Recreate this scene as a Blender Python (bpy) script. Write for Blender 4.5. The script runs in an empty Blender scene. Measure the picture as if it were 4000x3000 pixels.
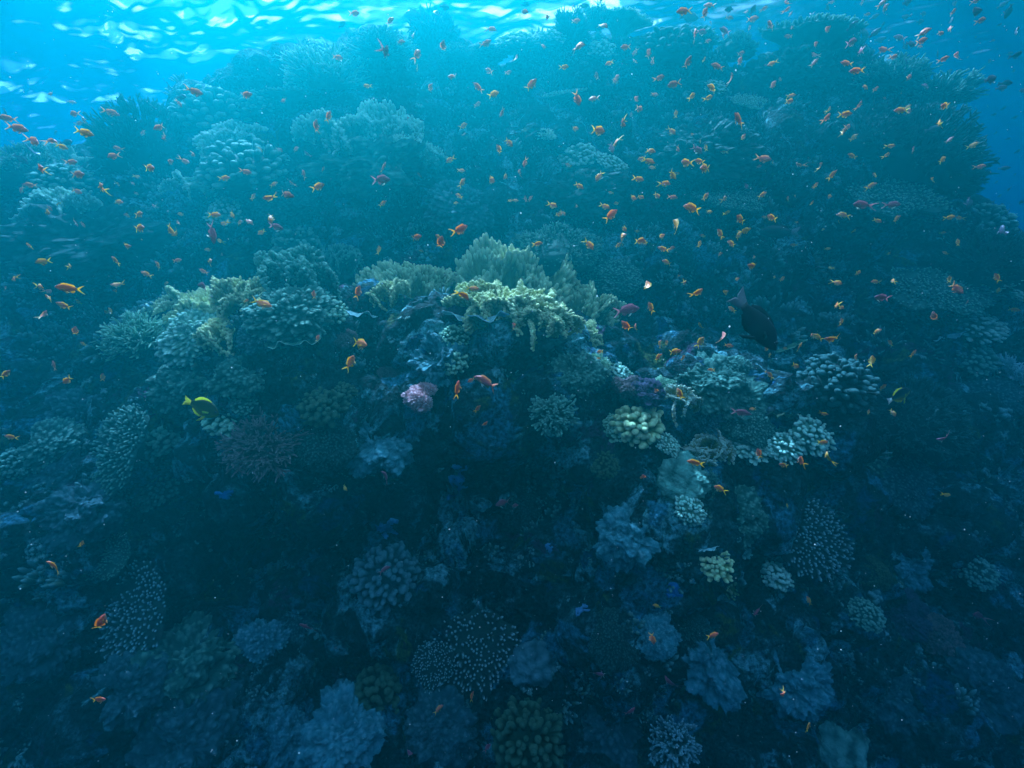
import bpy, math, random
import numpy as np
from mathutils import Vector, Matrix, Quaternion

R = math.radians
random.seed(7)
rng = np.random.default_rng(11)
scene = bpy.context.scene
COL = scene.collection

# ------------------------------------------------------------------ camera
PITCH = R(-12.0)
F = 1900.0                       # focal length in photo pixels (photo 4000 x 3000)
cd = bpy.data.cameras.new("camera")
cam = bpy.data.objects.new("camera", cd)
COL.objects.link(cam)
cam.location = (0, 0, 0)
cam.rotation_euler = (R(90) + PITCH, 0, 0)
cd.sensor_width = 36.0
cd.lens = 36.0 * F / 4000.0
cd.clip_start = 0.02
cd.clip_end = 400
scene.camera = cam
CP, SP = math.cos(PITCH), math.sin(PITCH)

# ------------------------------------------------------------------ world, sun, exposure
SUN_EL, SUN_AZ = R(54), R(-22)       # sun stands behind the reef, a little to the left
world = bpy.data.worlds.new("World")
scene.world = world
world.use_nodes = True
wn = world.node_tree
wn.nodes.clear()
sky = wn.nodes.new("ShaderNodeTexSky")
sky.sky_type = 'NISHITA'
sky.sun_disc = False
sky.sun_elevation = SUN_EL
sky.sun_rotation = SUN_AZ
bg = wn.nodes.new("ShaderNodeBackground")
bg.inputs["Strength"].default_value = 0.025
wo = wn.nodes.new("ShaderNodeOutputWorld")
wn.links.new(sky.outputs[0], bg.inputs["Color"])
wn.links.new(bg.outputs[0], wo.inputs["Surface"])

sd = bpy.data.lights.new("sun", 'SUN')
sd.energy = 5.0
sd.angle = R(0.6)
sd.color = (1.0, 0.96, 0.88)
sun = bpy.data.objects.new("sun", sd)
COL.objects.link(sun)
to_sun = Vector((math.sin(SUN_AZ) * math.cos(SUN_EL), math.cos(SUN_AZ) * math.cos(SUN_EL), math.sin(SUN_EL)))
sun.rotation_euler = to_sun.to_track_quat('Z', 'Y').to_euler()
sun.location = to_sun * 20

vs = scene.view_settings
vs.view_transform = 'Standard'
vs.look = 'None'
vs.exposure = 3.12
vs.gamma = 1.0
scene.cycles.max_bounces = 4
scene.cycles.diffuse_bounces = 2
scene.cycles.glossy_bounces = 2
scene.cycles.transparent_max_bounces = 8
scene.cycles.volume_bounces = 2

# the water: one even volume (see build_haze)
HDENS, HCOL, HABS, HG = 0.37, (.0005, .097, .101), (.005, .175, .495), 0.72

WATER_Z = 2.75                       # water surface above the camera


def at(px, py, d):
    """world point seen at photo pixel (px, py), d metres in front of the camera"""
    x = (px - 2000) / F
    y = (1500 - py) / F
    px_, py_ = np.asarray(x, float), np.asarray(y, float)
    d = np.asarray(d, float)
    return np.stack([px_ * d, d * (CP - SP * py_), d * (SP + CP * py_)], -1)


# ------------------------------------------------------------------ noise in numpy
def _h(i, j, k, s=0):
    n = (i.astype(np.int64) * 374761393 + j.astype(np.int64) * 668265263 + k.astype(np.int64) * 2147483647 + s * 1274126177)
    n = (n ^ (n >> 13)) * 1274126177
    n = n ^ (n >> 16)
    n = (n * 2246822519) & 0xffffffff
    n = n ^ (n >> 15)
    return (n & 0xffffff) / float(0xffffff)


def vnoise(p, s=0):
    f = np.floor(p)
    t = p - f
    t = t * t * t * (t * (t * 6 - 15) + 10)
    i, j, k = f[:, 0], f[:, 1], f[:, 2]
    o = 0
    for a in (0, 1):
        for b in (0, 1):
            for c in (0, 1):
                w = (t[:, 0] if a else 1 - t[:, 0]) * (t[:, 1] if b else 1 - t[:, 1]) * (t[:, 2] if c else 1 - t[:, 2])
                o = o + w * _h(i + a, j + b, k + c, s)
    return o * 2 - 1


def fbm(p, octv=4, s=0, gain=0.5):
    o, a = 0, 1.0
    for q in range(octv):
        o = o + a * vnoise(p * (2.03 ** q) + 17.3 * q, s + q)
        a *= gain
    return o


def worley(p, s=0):
    """distance to the nearest random cell point"""
    f = np.floor(p)
    best = np.full(len(p), 9.0)
    for a in (-1, 0, 1):
        for b in (-1, 0, 1):
            for c in (-1, 0, 1):
                i, j, k = f[:, 0] + a, f[:, 1] + b, f[:, 2] + c
                d = (i + _h(i, j, k, s) - p[:, 0]) ** 2 + (j + _h(i, j, k, s + 1) - p[:, 1]) ** 2 + (k + _h(i, j, k, s + 2) - p[:, 2]) ** 2
                best = np.minimum(best, d)
    return np.sqrt(best)


def knobs(p, s=0):
    return np.sqrt(np.clip(1 - worley(p, s) ** 2 / 0.75, 0, 1))


# ------------------------------------------------------------------ mesh helpers
def mesh_from(name, V, Fq, mat=None, attr=None, smooth=True, mats=None, midx=None):
    me = bpy.data.meshes.new(name)
    V = np.asarray(V, np.float32)
    if isinstance(Fq, np.ndarray):
        n, k = Fq.shape
        me.vertices.add(len(V))
        me.vertices.foreach_set("co", V.ravel())
        me.loops.add(n * k)
        me.loops.foreach_set("vertex_index", Fq.astype(np.int32).ravel())
        me.polygons.add(n)
        me.polygons.foreach_set("loop_start", (np.arange(n) * k).astype(np.int32))
        me.polygons.foreach_set("loop_total", np.full(n, k, np.int32))
        me.update(calc_edges=True)
        me.validate()
    else:
        me.from_pydata([tuple(map(float, v)) for v in V], [], Fq)
        me.update()
    me.polygons.foreach_set("use_smooth", [smooth] * len(me.polygons))
    if attr is not None:
        for an, vals in attr.items():
            vals = np.asarray(vals, np.float32)
            if vals.ndim == 1:
                a = me.attributes.new(an, 'FLOAT', 'POINT')
                a.data.foreach_set("value", vals)
            else:
                a = me.color_attributes.new(an, 'FLOAT_COLOR', 'POINT')
                a.data.foreach_set("color", np.concatenate([vals, np.ones((len(vals), 1))], 1).astype(np.float32).ravel())
    if mat:
        me.materials.append(mat)
    return me


def link(name, me, label=None, cat=None, group=None, kind=None, parent=None):
    o = bpy.data.objects.new(name, me)
    COL.objects.link(o)
    tagit(o, label, cat, group, kind)
    if parent:
        o.parent = parent
    return o


def tagit(o, label=None, cat=None, group=None, kind=None):
    for k, v in (("label", label), ("category", cat), ("group", group), ("kind", kind)):
        if v:
            o[k] = v


def grid_faces(nu, nv):
    i = np.arange(nu - 1)[:, None] * nv + np.arange(nv - 1)[None, :]
    i = i.ravel()
    return np.stack([i, i + nv, i + nv + 1, i + 1], 1)


def grid_normals(P):
    du = np.gradient(P, axis=0)
    dv = np.gradient(P, axis=1)
    n = np.cross(du, dv)
    return n / (np.linalg.norm(n, axis=2, keepdims=True) + 1e-9)


# ------------------------------------------------------------------ materials
def new_mat(name):
    m = bpy.data.materials.new(name)
    m.use_nodes = True
    nt = m.node_tree
    b = nt.nodes["Principled BSDF"]
    return m, nt, b


def N(nt, typ, **kw):
    n = nt.nodes.new(typ)
    for k, v in kw.items():
        if k.startswith("i_"):
            n.inputs[k[2:].replace("_", " ")].default_value = v
        else:
            setattr(n, k, v)
    return n


def ramp(nt, stops):
    r = nt.nodes.new("ShaderNodeValToRGB")
    cr = r.color_ramp
    while len(cr.elements) < len(stops):
        cr.elements.new(0.5)
    for e, (p, c) in zip(cr.elements, stops):
        e.position = p
        e.color = (c[0], c[1], c[2], 1)
    return r


def rock_material():
    m, nt, b = new_mat("reef_rock")
    L = nt.links.new
    tc = N(nt, "ShaderNodeTexCoord")
    n1 = N(nt, "ShaderNodeTexNoise", i_Scale=1.7, i_Detail=8.0, i_Roughness=0.65)
    n2 = N(nt, "ShaderNodeTexNoise", i_Scale=9.0, i_Detail=10.0, i_Roughness=0.76)
    n3 = N(nt, "ShaderNodeTexNoise", i_Scale=3.1, i_Detail=7.0, i_Roughness=0.62, i_Distortion=0.8)
    vo = N(nt, "ShaderNodeTexVoronoi", i_Scale=46.0)
    for n in (n1, n2, n3, vo):
        L(tc.outputs["Object"], n.inputs["Vector"])
    r1 = ramp(nt, [(0.34, (0.004, 0.009, 0.011)), (0.48, (0.009, 0.024, 0.024)), (0.56, (0.022, 0.062, 0.064)), (0.64, (0.07, 0.19, 0.19)), (0.72, (0.16, 0.36, 0.36))])
    L(n2.outputs["Fac"], r1.inputs["Fac"])
    # encrusting patches: pale sand / blue sponge / olive algae / purple crust
    mixn = r1.outputs["Color"]
    for off, lo, hi, col in ((3.1, .565, .60, (0.12, 0.33, 0.32)), (11.7, .615, .64, (0.010, 0.055, 0.11)),
                             (23.3, .60, .66, (0.06, 0.09, 0.02)), (37.9, .625, .65, (0.06, 0.028, 0.06)), (51.0, .56, .60, (0.04, 0.17, 0.22))):
        mp = N(nt, "ShaderNodeMapping")
        mp.inputs["Location"].default_value = (off, off * .7, -off)
        L(tc.outputs["Object"], mp.inputs["Vector"])
        nn = N(nt, "ShaderNodeTexNoise", i_Scale=3.4, i_Detail=6.0, i_Roughness=0.6, i_Distortion=0.6)
        L(mp.outputs[0], nn.inputs["Vector"])
        mr = N(nt, "ShaderNodeMapRange")
        mr.inputs["From Min"].default_value = lo
        mr.inputs["From Max"].default_value = hi
        L(nn.outputs["Fac"], mr.inputs["Value"])
        mx = N(nt, "ShaderNodeMix", data_type='RGBA')
        L(mr.outputs[0], mx.inputs["Factor"])
        L(mixn, mx.inputs[6])
        mx.inputs[7].default_value = (*col, 1)
        mixn = mx.outputs[2]
    n4 = N(nt, "ShaderNodeTexNoise", i_Scale=38.0, i_Detail=5.0, i_Roughness=0.75)
    L(tc.outputs["Object"], n4.inputs["Vector"])
    sp = N(nt, "ShaderNodeMapRange")
    for k_, v_ in (("From Min", .38), ("From Max", .64), ("To Min", .25), ("To Max", 1.9)):
        sp.inputs[k_].default_value = v_
    L(n4.outputs["Fac"], sp.inputs["Value"])
    vm = N(nt, "ShaderNodeVectorMath", operation='SCALE')
    L(mixn, vm.inputs[0])
    L(sp.outputs[0], vm.inputs["Scale"])
    L(vm.outputs[0], b.inputs["Base Color"])
    b.inputs["Roughness"].default_value = 0.95
    b.inputs["Specular IOR Level"].default_value = 0.1
    bp = N(nt, "ShaderNodeBump", i_Strength=1.0, i_Distance=0.05)
    L(n2.outputs["Fac"], bp.inputs["Height"])
    bp2 = N(nt, "ShaderNodeBump", i_Strength=0.9, i_Distance=0.02)
    L(vo.outputs["Distance"], bp2.inputs["Height"])
    L(bp.outputs[0], bp2.inputs["Normal"])
    L(bp2.outputs[0], b.inputs["Normal"])
    return m


# ------------------------------------------------------------------ water surface seen from below
def build_water():
    m, nt, b = new_mat("water_surface")
    nt.nodes.remove(b)
    L = nt.links.new
    out = nt.nodes["Material Output"]
    # share of light that crosses the surface: all of it near the normal, none beyond the critical angle
    geo = N(nt, "ShaderNodeNewGeometry")
    dot = N(nt, "ShaderNodeVectorMath", operation='DOT_PRODUCT')
    L(geo.outputs["Normal"], dot.inputs[0])
    L(geo.outputs["Incoming"], dot.inputs[1])
    ab = N(nt, "ShaderNodeMath", operation='ABSOLUTE')
    L(dot.outputs["Value"], ab.inputs[0])
    mr = N(nt, "ShaderNodeMapRange", interpolation_type='SMOOTHSTEP')
    mr.inputs["From Min"].default_value = 0.40
    mr.inputs["From Max"].default_value = 0.68
    L(ab.outputs[0], mr.inputs["Value"])
    gl = N(nt, "ShaderNodeBsdfGlossy", i_Roughness=0.12)
    gl.inputs["Color"].default_value = (0.85, 0.95, 1.0, 1)
    tr = N(nt, "ShaderNodeBsdfTransparent")
    # made-up diffusing patches: a noise mask dapples the sunlight and whitens the surface
    tl = N(nt, "ShaderNodeBsdfTranslucent")
    tl.inputs["Color"].default_value = (1, 1, 1, 1)
    mt = N(nt, "ShaderNodeMixShader")
    tcw = N(nt, "ShaderNodeTexCoord")
    mpw = N(nt, "ShaderNodeMapping")
    mpw.inputs["Scale"].default_value = (1.0, 1.9, 1.0)
    mpw.inputs["Location"].default_value = (1.7, 0.0, 0.0)
    mpw.inputs["Rotation"].default_value = (0, 0, R(24))
    L(tcw.outputs["Object"], mpw.inputs["Vector"])
    nw = N(nt, "ShaderNodeTexNoise", i_Scale=1.25, i_Detail=4.0, i_Roughness=0.55, i_Distortion=1.0)
    L(mpw.outputs[0], nw.inputs["Vector"])
    mw = N(nt, "ShaderNodeMapRange", interpolation_type='SMOOTHSTEP')
    mw.inputs["From Min"].default_value = 0.50
    mw.inputs["From Max"].default_value = 0.56
    mw.inputs["To Min"].default_value = 0.02
    mw.inputs["To Max"].default_value = 0.62
    L(nw.outputs["Fac"], mw.inputs["Value"])
    L(mw.outputs[0], mt.inputs[0])
    L(tr.outputs[0], mt.inputs[1])
    L(tl.outputs[0], mt.inputs[2])
    mx = N(nt, "ShaderNodeMixShader")
    L(mr.outputs[0], mx.inputs[0])
    L(gl.outputs[0], mx.inputs[1])
    L(mt.outputs[0], mx.inputs[2])
    L(mx.outputs[0], out.inputs["Surface"])
    nu, nv = 900, 900
    # finer near the reef, coarser far away
    u = np.linspace(-1, 1, nu)
    v = np.linspace(-1, 1, nv)
    x = np.sign(u) * (np.abs(u) * 9 + np.abs(u) ** 6 * 50)
    y = np.sign(v) * (np.abs(v) * 9 + np.abs(v) ** 6 * 50) + 5
    X, Y = np.meshgrid(x, y, indexing='ij')
    Z = np.zeros_like(X)
    rr = random.Random(3)
    for k in range(46):
        lam = 0.11 * (1.088 ** k)
        a = rr.gauss(R(62), 0.55)
        kx, ky = math.cos(a) * 6.283 / lam, math.sin(a) * 6.283 / lam
        amp = lam * 0.0135 * (1.0 if lam < 0.75 else (0.75 / lam) ** 1.25)
        ph = rr.random() * 6.283
        c = kx * X + ky * Y + ph + 1.2 * np.sin(0.7 * X + 0.9 * Y + k)
        Z += amp * (1 - 2 * np.abs(np.sin(c / 2)) ** 1.3)
    t = np.clip((X + 0.3) / 3.0, 0, 1)
    fade = 1.15 - 0.95 * t * t * (3 - 2 * t)          # calmer towards the right
    q = np.stack([X.ravel() * .7, Y.ravel() * 1.1, X.ravel() * 0], -1)
    fade = fade * np.clip(0.85 + 0.75 * fbm(q, 3, 8), .25, 1.7).reshape(X.shape)
    P = np.stack([X, Y, WATER_Z + Z * fade], -1).reshape(-1, 3)
    me = mesh_from("water_surface", P, grid_faces(nu, nv), m)
    link("water_surface", me, kind="structure")


# ------------------------------------------------------------------ reef slope
PXC = np.array([-1400, -700, 0, 500, 1000, 1500, 2000, 2500, 3000, 3500, 4000, 4700, 5400], float)
PYR = np.array([-100, 400, 700, 1000, 1180, 1330, 1600, 1900, 2200, 2500, 2800, 3600], float)
DEP = np.array([
    [5.6, 5.5, 5.2, 5.0, 4.9, 4.8, 4.7, 4.6, 4.6, 4.8, 5.6, 7.0, 8.0],
    [5.2, 5.0, 4.8, 4.7, 4.6, 4.6, 4.5, 4.4, 4.3, 4.5, 5.3, 6.8, 8.0],
    [4.4, 4.1, 3.7, 4.0, 4.2, 4.2, 4.3, 4.2, 4.1, 4.3, 5.0, 6.5, 7.5],
    [3.9, 3.6, 3.4, 3.7, 4.0, 4.0, 4.0, 4.0, 3.9, 4.0, 4.6, 6.0, 7.0],
    [3.7, 3.4, 3.4, 3.5, 3.3, 3.6, 3.3, 3.8, 3.8, 3.8, 4.1, 5.0, 6.0],
    [3.5, 3.3, 3.3, 3.1, 2.75, 2.9, 2.75, 3.5, 3.6, 3.6, 3.8, 4.5, 5.4],
    [3.2, 3.0, 2.9, 2.9, 2.65, 2.65, 2.7, 2.9, 3.1, 3.4, 3.5, 4.2, 5.0],
    [2.9, 2.7, 2.6, 2.7, 2.65, 2.6, 2.95, 2.6, 2.75, 3.2, 3.3, 4.0, 4.6],
    [2.6, 2.5, 2.4, 2.6, 2.7, 2.6, 2.85, 2.4, 2.55, 2.9, 3.0, 3.7, 4.2],
    [2.4, 2.2, 2.1, 2.3, 2.4, 2.35, 2.25, 2.1, 2.3, 2.5, 2.7, 3.3, 3.8],
    [2.1, 2.0, 1.9, 2.0, 2.0, 1.95, 1.85, 1.85, 2.0, 2.2, 2.4, 3.0, 3.4],
    [1.7, 1.6, 1.5, 1.6, 1.6, 1.55, 1.5, 1.5, 1.6, 1.8, 2.0, 2.5, 2.8]])
DEP += np.array([0, 0, 0, 0, 0, 0, 0, .02, .12, .30, .48, .75])[:, None]
RIM = np.array([(-1400, 1050), (-700, 850), (0, 680), (130, 600), (400, 590), (460, 540), (640, 560), (720, 430), (900, 410), (1050, 420), (1200, 320),
                (1400, 215), (1600, 180), (1700, 150), (1850, 200), (2000, 200), (2180, 150), (2400, 110), (2500, 160), (2800, 190), (2900, 240),
                (3050, 205), (3150, 160), (3300, 190), (3360, 330), (3500, 320), (3620, 420), (3700, 520), (3720, 740), (3800, 840),
                (4000, 1000), (4200, 1150), (4700, 1500), (5400, 1900)], float)


def depth_at(px, py):
    px = np.clip(px, PXC[0], PXC[-1] - 1)
    py = np.clip(py, PYR[0], PYR[-1] - 1)
    i = np.clip(np.searchsorted(PXC, px, side='right') - 1, 0, len(PXC) - 2)
    j = np.clip(np.searchsorted(PYR, py, side='right') - 1, 0, len(PYR) - 2)
    tx = (px - PXC[i]) / (PXC[i + 1] - PXC[i])
    ty = (py - PYR[j]) / (PYR[j + 1] - PYR[j])
    tx = tx * tx * (3 - 2 * tx)
    return (DEP[j, i] * (1 - tx) + DEP[j, i + 1] * tx) * (1 - ty) + (DEP[j + 1, i] * (1 - tx) + DEP[j + 1, i + 1] * tx) * ty


def build_reef():
    nu, nv, nb = 820, 620, 110
    px = np.linspace(-1400, 5400, nu)
    rim = np.interp(px, RIM[:, 0], RIM[:, 1])
    v = np.linspace(0, 1, nv)
    PY = 3600 + (rim[:, None] - 3600) * v[None, :]
    PX = np.repeat(px[:, None], nv, 1)
    D = depth_at(PX, PY)
    # hollows and the deep cleft
    for cx, cy, wx, wy, dd in ((1990, 1950, 55, 280, .55), (1180, 2130, 300, 110, .35), (560, 1960, 210, 90, .32), (2540, 1900, 110, 110, .3), (3480, 2330, 220, 120, .3), (2380, 2350, 260, 70, .25),
                               (1620, 1850, 130, 80, .25), (1950, 2330, 220, 80, .25), (3300, 1780, 170, 110, .3), (2620, 1270, 200, 120, .3), (350, 1350, 220, 160, .35)):
        D = D + dd * np.exp(-((PX - cx) / wx) ** 2 - ((PY - cy) / wy) ** 2)
    P = at(PX, PY, D)
    # the reef flat runs back from the rim
    back = np.linspace(0, 1, nb)[1:]
    rimP = P[:, -1:, :]
    ext = back[None, :, None] ** 1.5 * np.array([0.0, 7.0, -1.0])[None, None, :]
    ext = ext + np.stack([rimP[..., 0] * 0.25 * (back ** 1.5)[None, :], 0 * rimP[..., 0] * back[None, :], 0 * rimP[..., 0] * back[None, :]], -1)
    P = np.concatenate([P, rimP + ext], 1)
    nvt = nv + nb - 1
    # foot of the slope falls away under the camera
    down = np.linspace(1, 0, 30)[:-1]
    footP = P[:, :1, :]
    foot = footP + down[None, :, None] * np.array([0.0, -1.0, -5.0])[None, None, :]
    P = np.concatenate([foot, P], 1)
    nvt += 29

    def disp(P, q, amp):
        n = grid_normals(P)
        n = np.where(n[..., 1:2] > 0.9, -n, n) if False else n
        return P + n * (amp * q.reshape(P.shape[:2]))[..., None]
    # orientation: normals must face the camera / up
    n0 = grid_normals(P)
    sgn = 1.0 if n0[nu // 2, nvt // 2, 1] < 0 else -1.0
    flat = lambda A: A.reshape(-1, 3)
    P = disp(P, fbm(flat(P) * 1.15, 3, 5), 0.26 * sgn)
    q = 1 - 2 * np.abs(fbm(flat(P) * 2.4, 2, 9))
    P = disp(P, q, 0.10 * sgn)
    P = disp(P, knobs(flat(P) * 4.2, 21) + 0.5 * fbm(flat(P) * 5, 3, 31), 0.085 * sgn)
    P = disp(P, knobs(flat(P) * 11, 41) + 0.6 * fbm(flat(P) * 16, 3, 51), 0.042 * sgn)
    mask = np.clip(fbm(flat(P) * 1.9, 2, 61) * 1.6 + .4, 0, 1)
    P = disp(P, mask * knobs(flat(P) * 30, 71) + 0.5 * fbm(flat(P) * 45, 2, 81), 0.018 * sgn)
    fc = grid_faces(nu, nvt)
    if sgn < 0:
        fc = fc[:, ::-1]
    P[..., 2] = np.minimum(P[..., 2], WATER_Z - 0.22)
    me = mesh_from("reef_slope", flat(P), fc, rock_material())
    link("reef_slope", me, kind="structure")
    return P, sgn


def build_seabed():
    m, nt, b = new_mat("seabed_sand")
    tx = N(nt, "ShaderNodeTexNoise", i_Scale=0.8, i_Detail=8.0)
    r = ramp(nt, [(0.35, (0.16, 0.17, 0.14)), (0.7, (0.30, 0.30, 0.25))])
    nt.links.new(tx.outputs["Fac"], r.inputs["Fac"])
    nt.links.new(r.outputs["Color"], b.inputs["Base Color"])
    b.inputs["Roughness"].default_value = 1.0
    n = 160
    g = np.linspace(-58, 58, n)
    X, Y = np.meshgrid(g, g, indexing='ij')
    P = np.stack([X, Y, X * 0], -1).reshape(-1, 3)
    P[:, 2] = -9 + 0.6 * fbm(P * 0.15, 3, 3)
    link("seabed", mesh_from("seabed", P, grid_faces(n, n), m), kind="structure")


def build_haze(dens=0.36, col=(0.02, 0.50, 0.74), ab=(0.0, 0.30, 0.45), g=0.55):
    m, nt, b = new_mat("haze")
    nt.nodes.remove(b)
    vp = N(nt, "ShaderNodeVolumePrincipled")
    vp.inputs["Color"].default_value = (*col, 1)
    vp.inputs["Absorption Color"].default_value = (*ab, 1)
    vp.inputs["Density"].default_value = dens
    vp.inputs["Anisotropy"].default_value = g
    nt.links.new(vp.outputs[0], nt.nodes["Material Output"].inputs["Volume"])
    s, z0, z1 = 60, -12.0, WATER_Z + 0.5
    V = [(x, y, z) for z in (z0, z1) for y in (-s, s) for x in (-s, s)]
    Fc = [(0, 2, 3, 1), (4, 5, 7, 6), (0, 1, 5, 4), (2, 6, 7, 3), (0, 4, 6, 2), (1, 3, 7, 5)]
    me = mesh_from("haze", V, Fc, m, smooth=False)
    link("haze", me, kind="stuff")

# ------------------------------------------------------------------ coral shapes (unit size: radius 1, growing along +Z)
def orth(d):
    d = d / (np.linalg.norm(d, axis=1, keepdims=True) + 1e-9)
    ref = np.where(np.abs(d[:, 2:3]) > 0.9, np.array([[1.0, 0, 0]]), np.array([[0, 0, 1.0]]))
    a = np.cross(ref, d)
    a /= np.linalg.norm(a, axis=1, keepdims=True) + 1e-9
    return d, a, np.cross(d, a)


def fingers(B, D, Lg, Rd, sides=6, prof=((0, 1.0), (.4, .95), (.78, .85), (.93, .6), (1.0, .12)), bend=0.0, flat=1.0, t0=0.0, g=None):
    """n tapered rounded branchlets from bases B along D; returns verts, quads, t (0 base .. 1 tip)"""
    g = g or rng
    B, D = np.asarray(B, float), np.asarray(D, float)
    n = len(B)
    Lg = np.broadcast_to(np.asarray(Lg, float), (n,))
    Rd = np.broadcast_to(np.asarray(Rd, float), (n,))
    d, a, b = orth(D)
    bd = g.normal(size=(n, 3)) * bend
    th = np.arange(sides) * 2 * np.pi / sides
    V, T = [], []
    for h, r in prof:
        c = B + d * (Lg * h)[:, None] + bd * (Lg * h * h)[:, None]
        ring = c[:, None, :] + (a[:, None, :] * np.cos(th)[None, :, None] + b[:, None, :] * (flat * np.sin(th))[None, :, None]) * (Rd * r)[:, None, None]
        V.append(ring)
        T.append(np.full((n, sides), t0 + (1 - t0) * h))
    V = np.stack(V, 1)
    T = np.stack(T, 1)
    m = len(prof)
    idx = np.arange(n * m * sides).reshape(n, m, sides)
    nx = np.roll(idx, -1, axis=2)
    q = np.stack([idx[:, :-1], nx[:, :-1], nx[:, 1:], idx[:, 1:]], -1).reshape(-1, 4)
    return V.reshape(-1, 3), q, T.ravel()


def join(parts):
    V, Q, T, o = [], [], [], 0
    for v, q, t in parts:
        V.append(v)
        Q.append(q + o)
        T.append(t)
        o += len(v)
    return np.concatenate(V), np.concatenate(Q), np.concatenate(T)


def dome(nu=90, nv=56, h=0.8, below=0.35, sx=1.0, sy=1.0):
    u = np.linspace(0, 2 * np.pi, nu)
    v = np.linspace(0.001, np.pi / 2 * (1 + below), nv)
    U, W = np.meshgrid(u, v, indexing='ij')
    P = np.stack([np.cos(U) * np.sin(W) * sx, np.sin(U) * np.sin(W) * sy, np.cos(W) * h], -1)
    q = grid_faces(nu, nv)[:, ::-1]
    return P, q


def studs(p, s=0):
    w = worley(p, s)
    return np.sqrt(np.clip(1 - (w / 0.56) ** 2, 0, 1))


def displaced_dome(seed, layers, **kw):
    P, q = dome(**kw)
    p = P.reshape(-1, 3)
    nrm = p / np.array([1, 1, 0.8])
    nrm = nrm / (np.linalg.norm(nrm, axis=1, keepdims=True) + 1e-9)
    t = np.zeros(len(p))
    off = np.array([seed * 3.7, seed * 1.3, 0])
    for kind, sc, amp in layers:
        if kind in 'kK':
            f = knobs(p * sc + off, seed) if kind == 'k' else studs(p * sc + off, seed)
            t = np.maximum(t, f * min(1, abs(amp) * 14))
        elif kind == 'r':
            f = 1 - 2 * np.abs(fbm(p * sc + off, 2, seed))
        else:
            f = fbm(p * sc + off, 3, seed)
        p = p + nrm * (f * amp)[:, None]
    return p, q, np.clip(t, 0, 1)


def sphere_dirs(n, zmin, g, jit=0.15):
    i = np.arange(n) + 0.5
    z = 1 - (1 - zmin) * i / n
    ph = i * 2.39996
    r = np.sqrt(np.clip(1 - z * z, 0, 1))
    d = np.stack([r * np.cos(ph), r * np.sin(ph), z], 1) + g.normal(size=(n, 3)) * jit
    return d / np.linalg.norm(d, axis=1, keepdims=True)


def s_table(seed, n=300, spike=0.17, rad=0.040, lobed=0.12, up=1.0):
    """flat plate of upright branchlets"""
    g = np.random.default_rng(seed)
    nu, nv = 64, 14
    u = np.linspace(0, 2 * np.pi, nu)
    edge = 1 + lobed * np.sin(3 * u + seed) + lobed * .6 * np.sin(5 * u + 2 * seed) + 0.04 * np.sin(13 * u)
    edge[-1] = edge[0]
    prof = [(0.02, 0.10), (0.3, 0.08), (0.6, 0.05), (0.85, 0.03), (0.98, 0.0), (1.0, -0.03), (0.94, -0.06), (0.7, -0.13), (0.42, -0.27), (0.25, -0.45), (0.2, -0.75)]
    P = np.array([[(r * edge[i] * math.cos(u[i]), r * edge[i] * math.sin(u[i]), z) for r, z in prof] for i in range(nu)])
    p = P.reshape(-1, 3)
    p[:, 2] += 0.03 * fbm(p * 3 + seed, 2, seed)
    base = (p, grid_faces(nu, len(prof))[:, ::-1], np.zeros(len(p)))
    i = np.arange(n) + 0.5
    r = np.sqrt(i / n)
    ph = i * 2.39996 + g.normal(size=n) * 0.05
    e = 1 + lobed * np.sin(3 * ph + seed) + lobed * .6 * np.sin(5 * ph + 2 * seed)
    x, y = r * e * np.cos(ph), r * e * np.sin(ph)
    B = np.stack([x, y, 0.08 * (1 - r * r)], 1) + g.normal(size=(n, 3)) * 0.012
    D = np.stack([x * 0.9 * r, y * 0.9 * r, np.full(n, up)], 1) + g.normal(size=(n, 3)) * 0.20
    pat = fbm(B * 2.6 + seed * 3.1, 2, seed + 5)
    keep = (pat < .62) & (g.random(n) > .06)
    B, D, pat = B[keep], D[keep], pat[keep]
    n = len(B)
    f = fingers(B, D, spike * (0.6 + 0.8 * g.random(n)) * (1 + .35 * pat), rad * (0.8 + .4 * g.random(n)), g=g, bend=.08)
    return [('plate', base), ('branchlets', f)]


def s_bush(seed, n=260, ln=0.55, rad=0.04, twigs=3, zmin=-0.1, h=0.85, core=0.5):
    """round thicket of pointed branches"""
    g = np.random.default_rng(seed)
    D = sphere_dirs(n, zmin, g, 0.12)
    lump = 1 + 0.22 * fbm(D * 2.2 + seed, 2, seed)
    B = D * (core * lump)[:, None]
    L = ln * lump * (0.7 + 0.5 * g.random(n))
    D2 = D + np.array([0, 0, 0.35])
    out = [fingers(B, D2, L, rad, sides=5, bend=.1, g=g)]
    for k in range(twigs):
        f = 0.35 + 0.5 * g.random(n)
        d, a, b = orth(D2)
        B2 = B + d * (L * f)[:, None]
        D3 = d + g.normal(size=(n, 3)) * 0.55
        out.append(fingers(B2, D3, L * 0.45, rad * 0.8, sides=5, t0=.35, g=g))
    dm, dq, dt = displaced_dome(seed, [('n', 2, .1), ('k', 7, .06)], nu=48, nv=30)
    v, q, t = join(out)
    sc = np.array([1, 1, h])
    return [('core', (dm * (core * 1.12) * sc, dq, dt * 0)), ('branches', (v * sc, q, t))]


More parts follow.
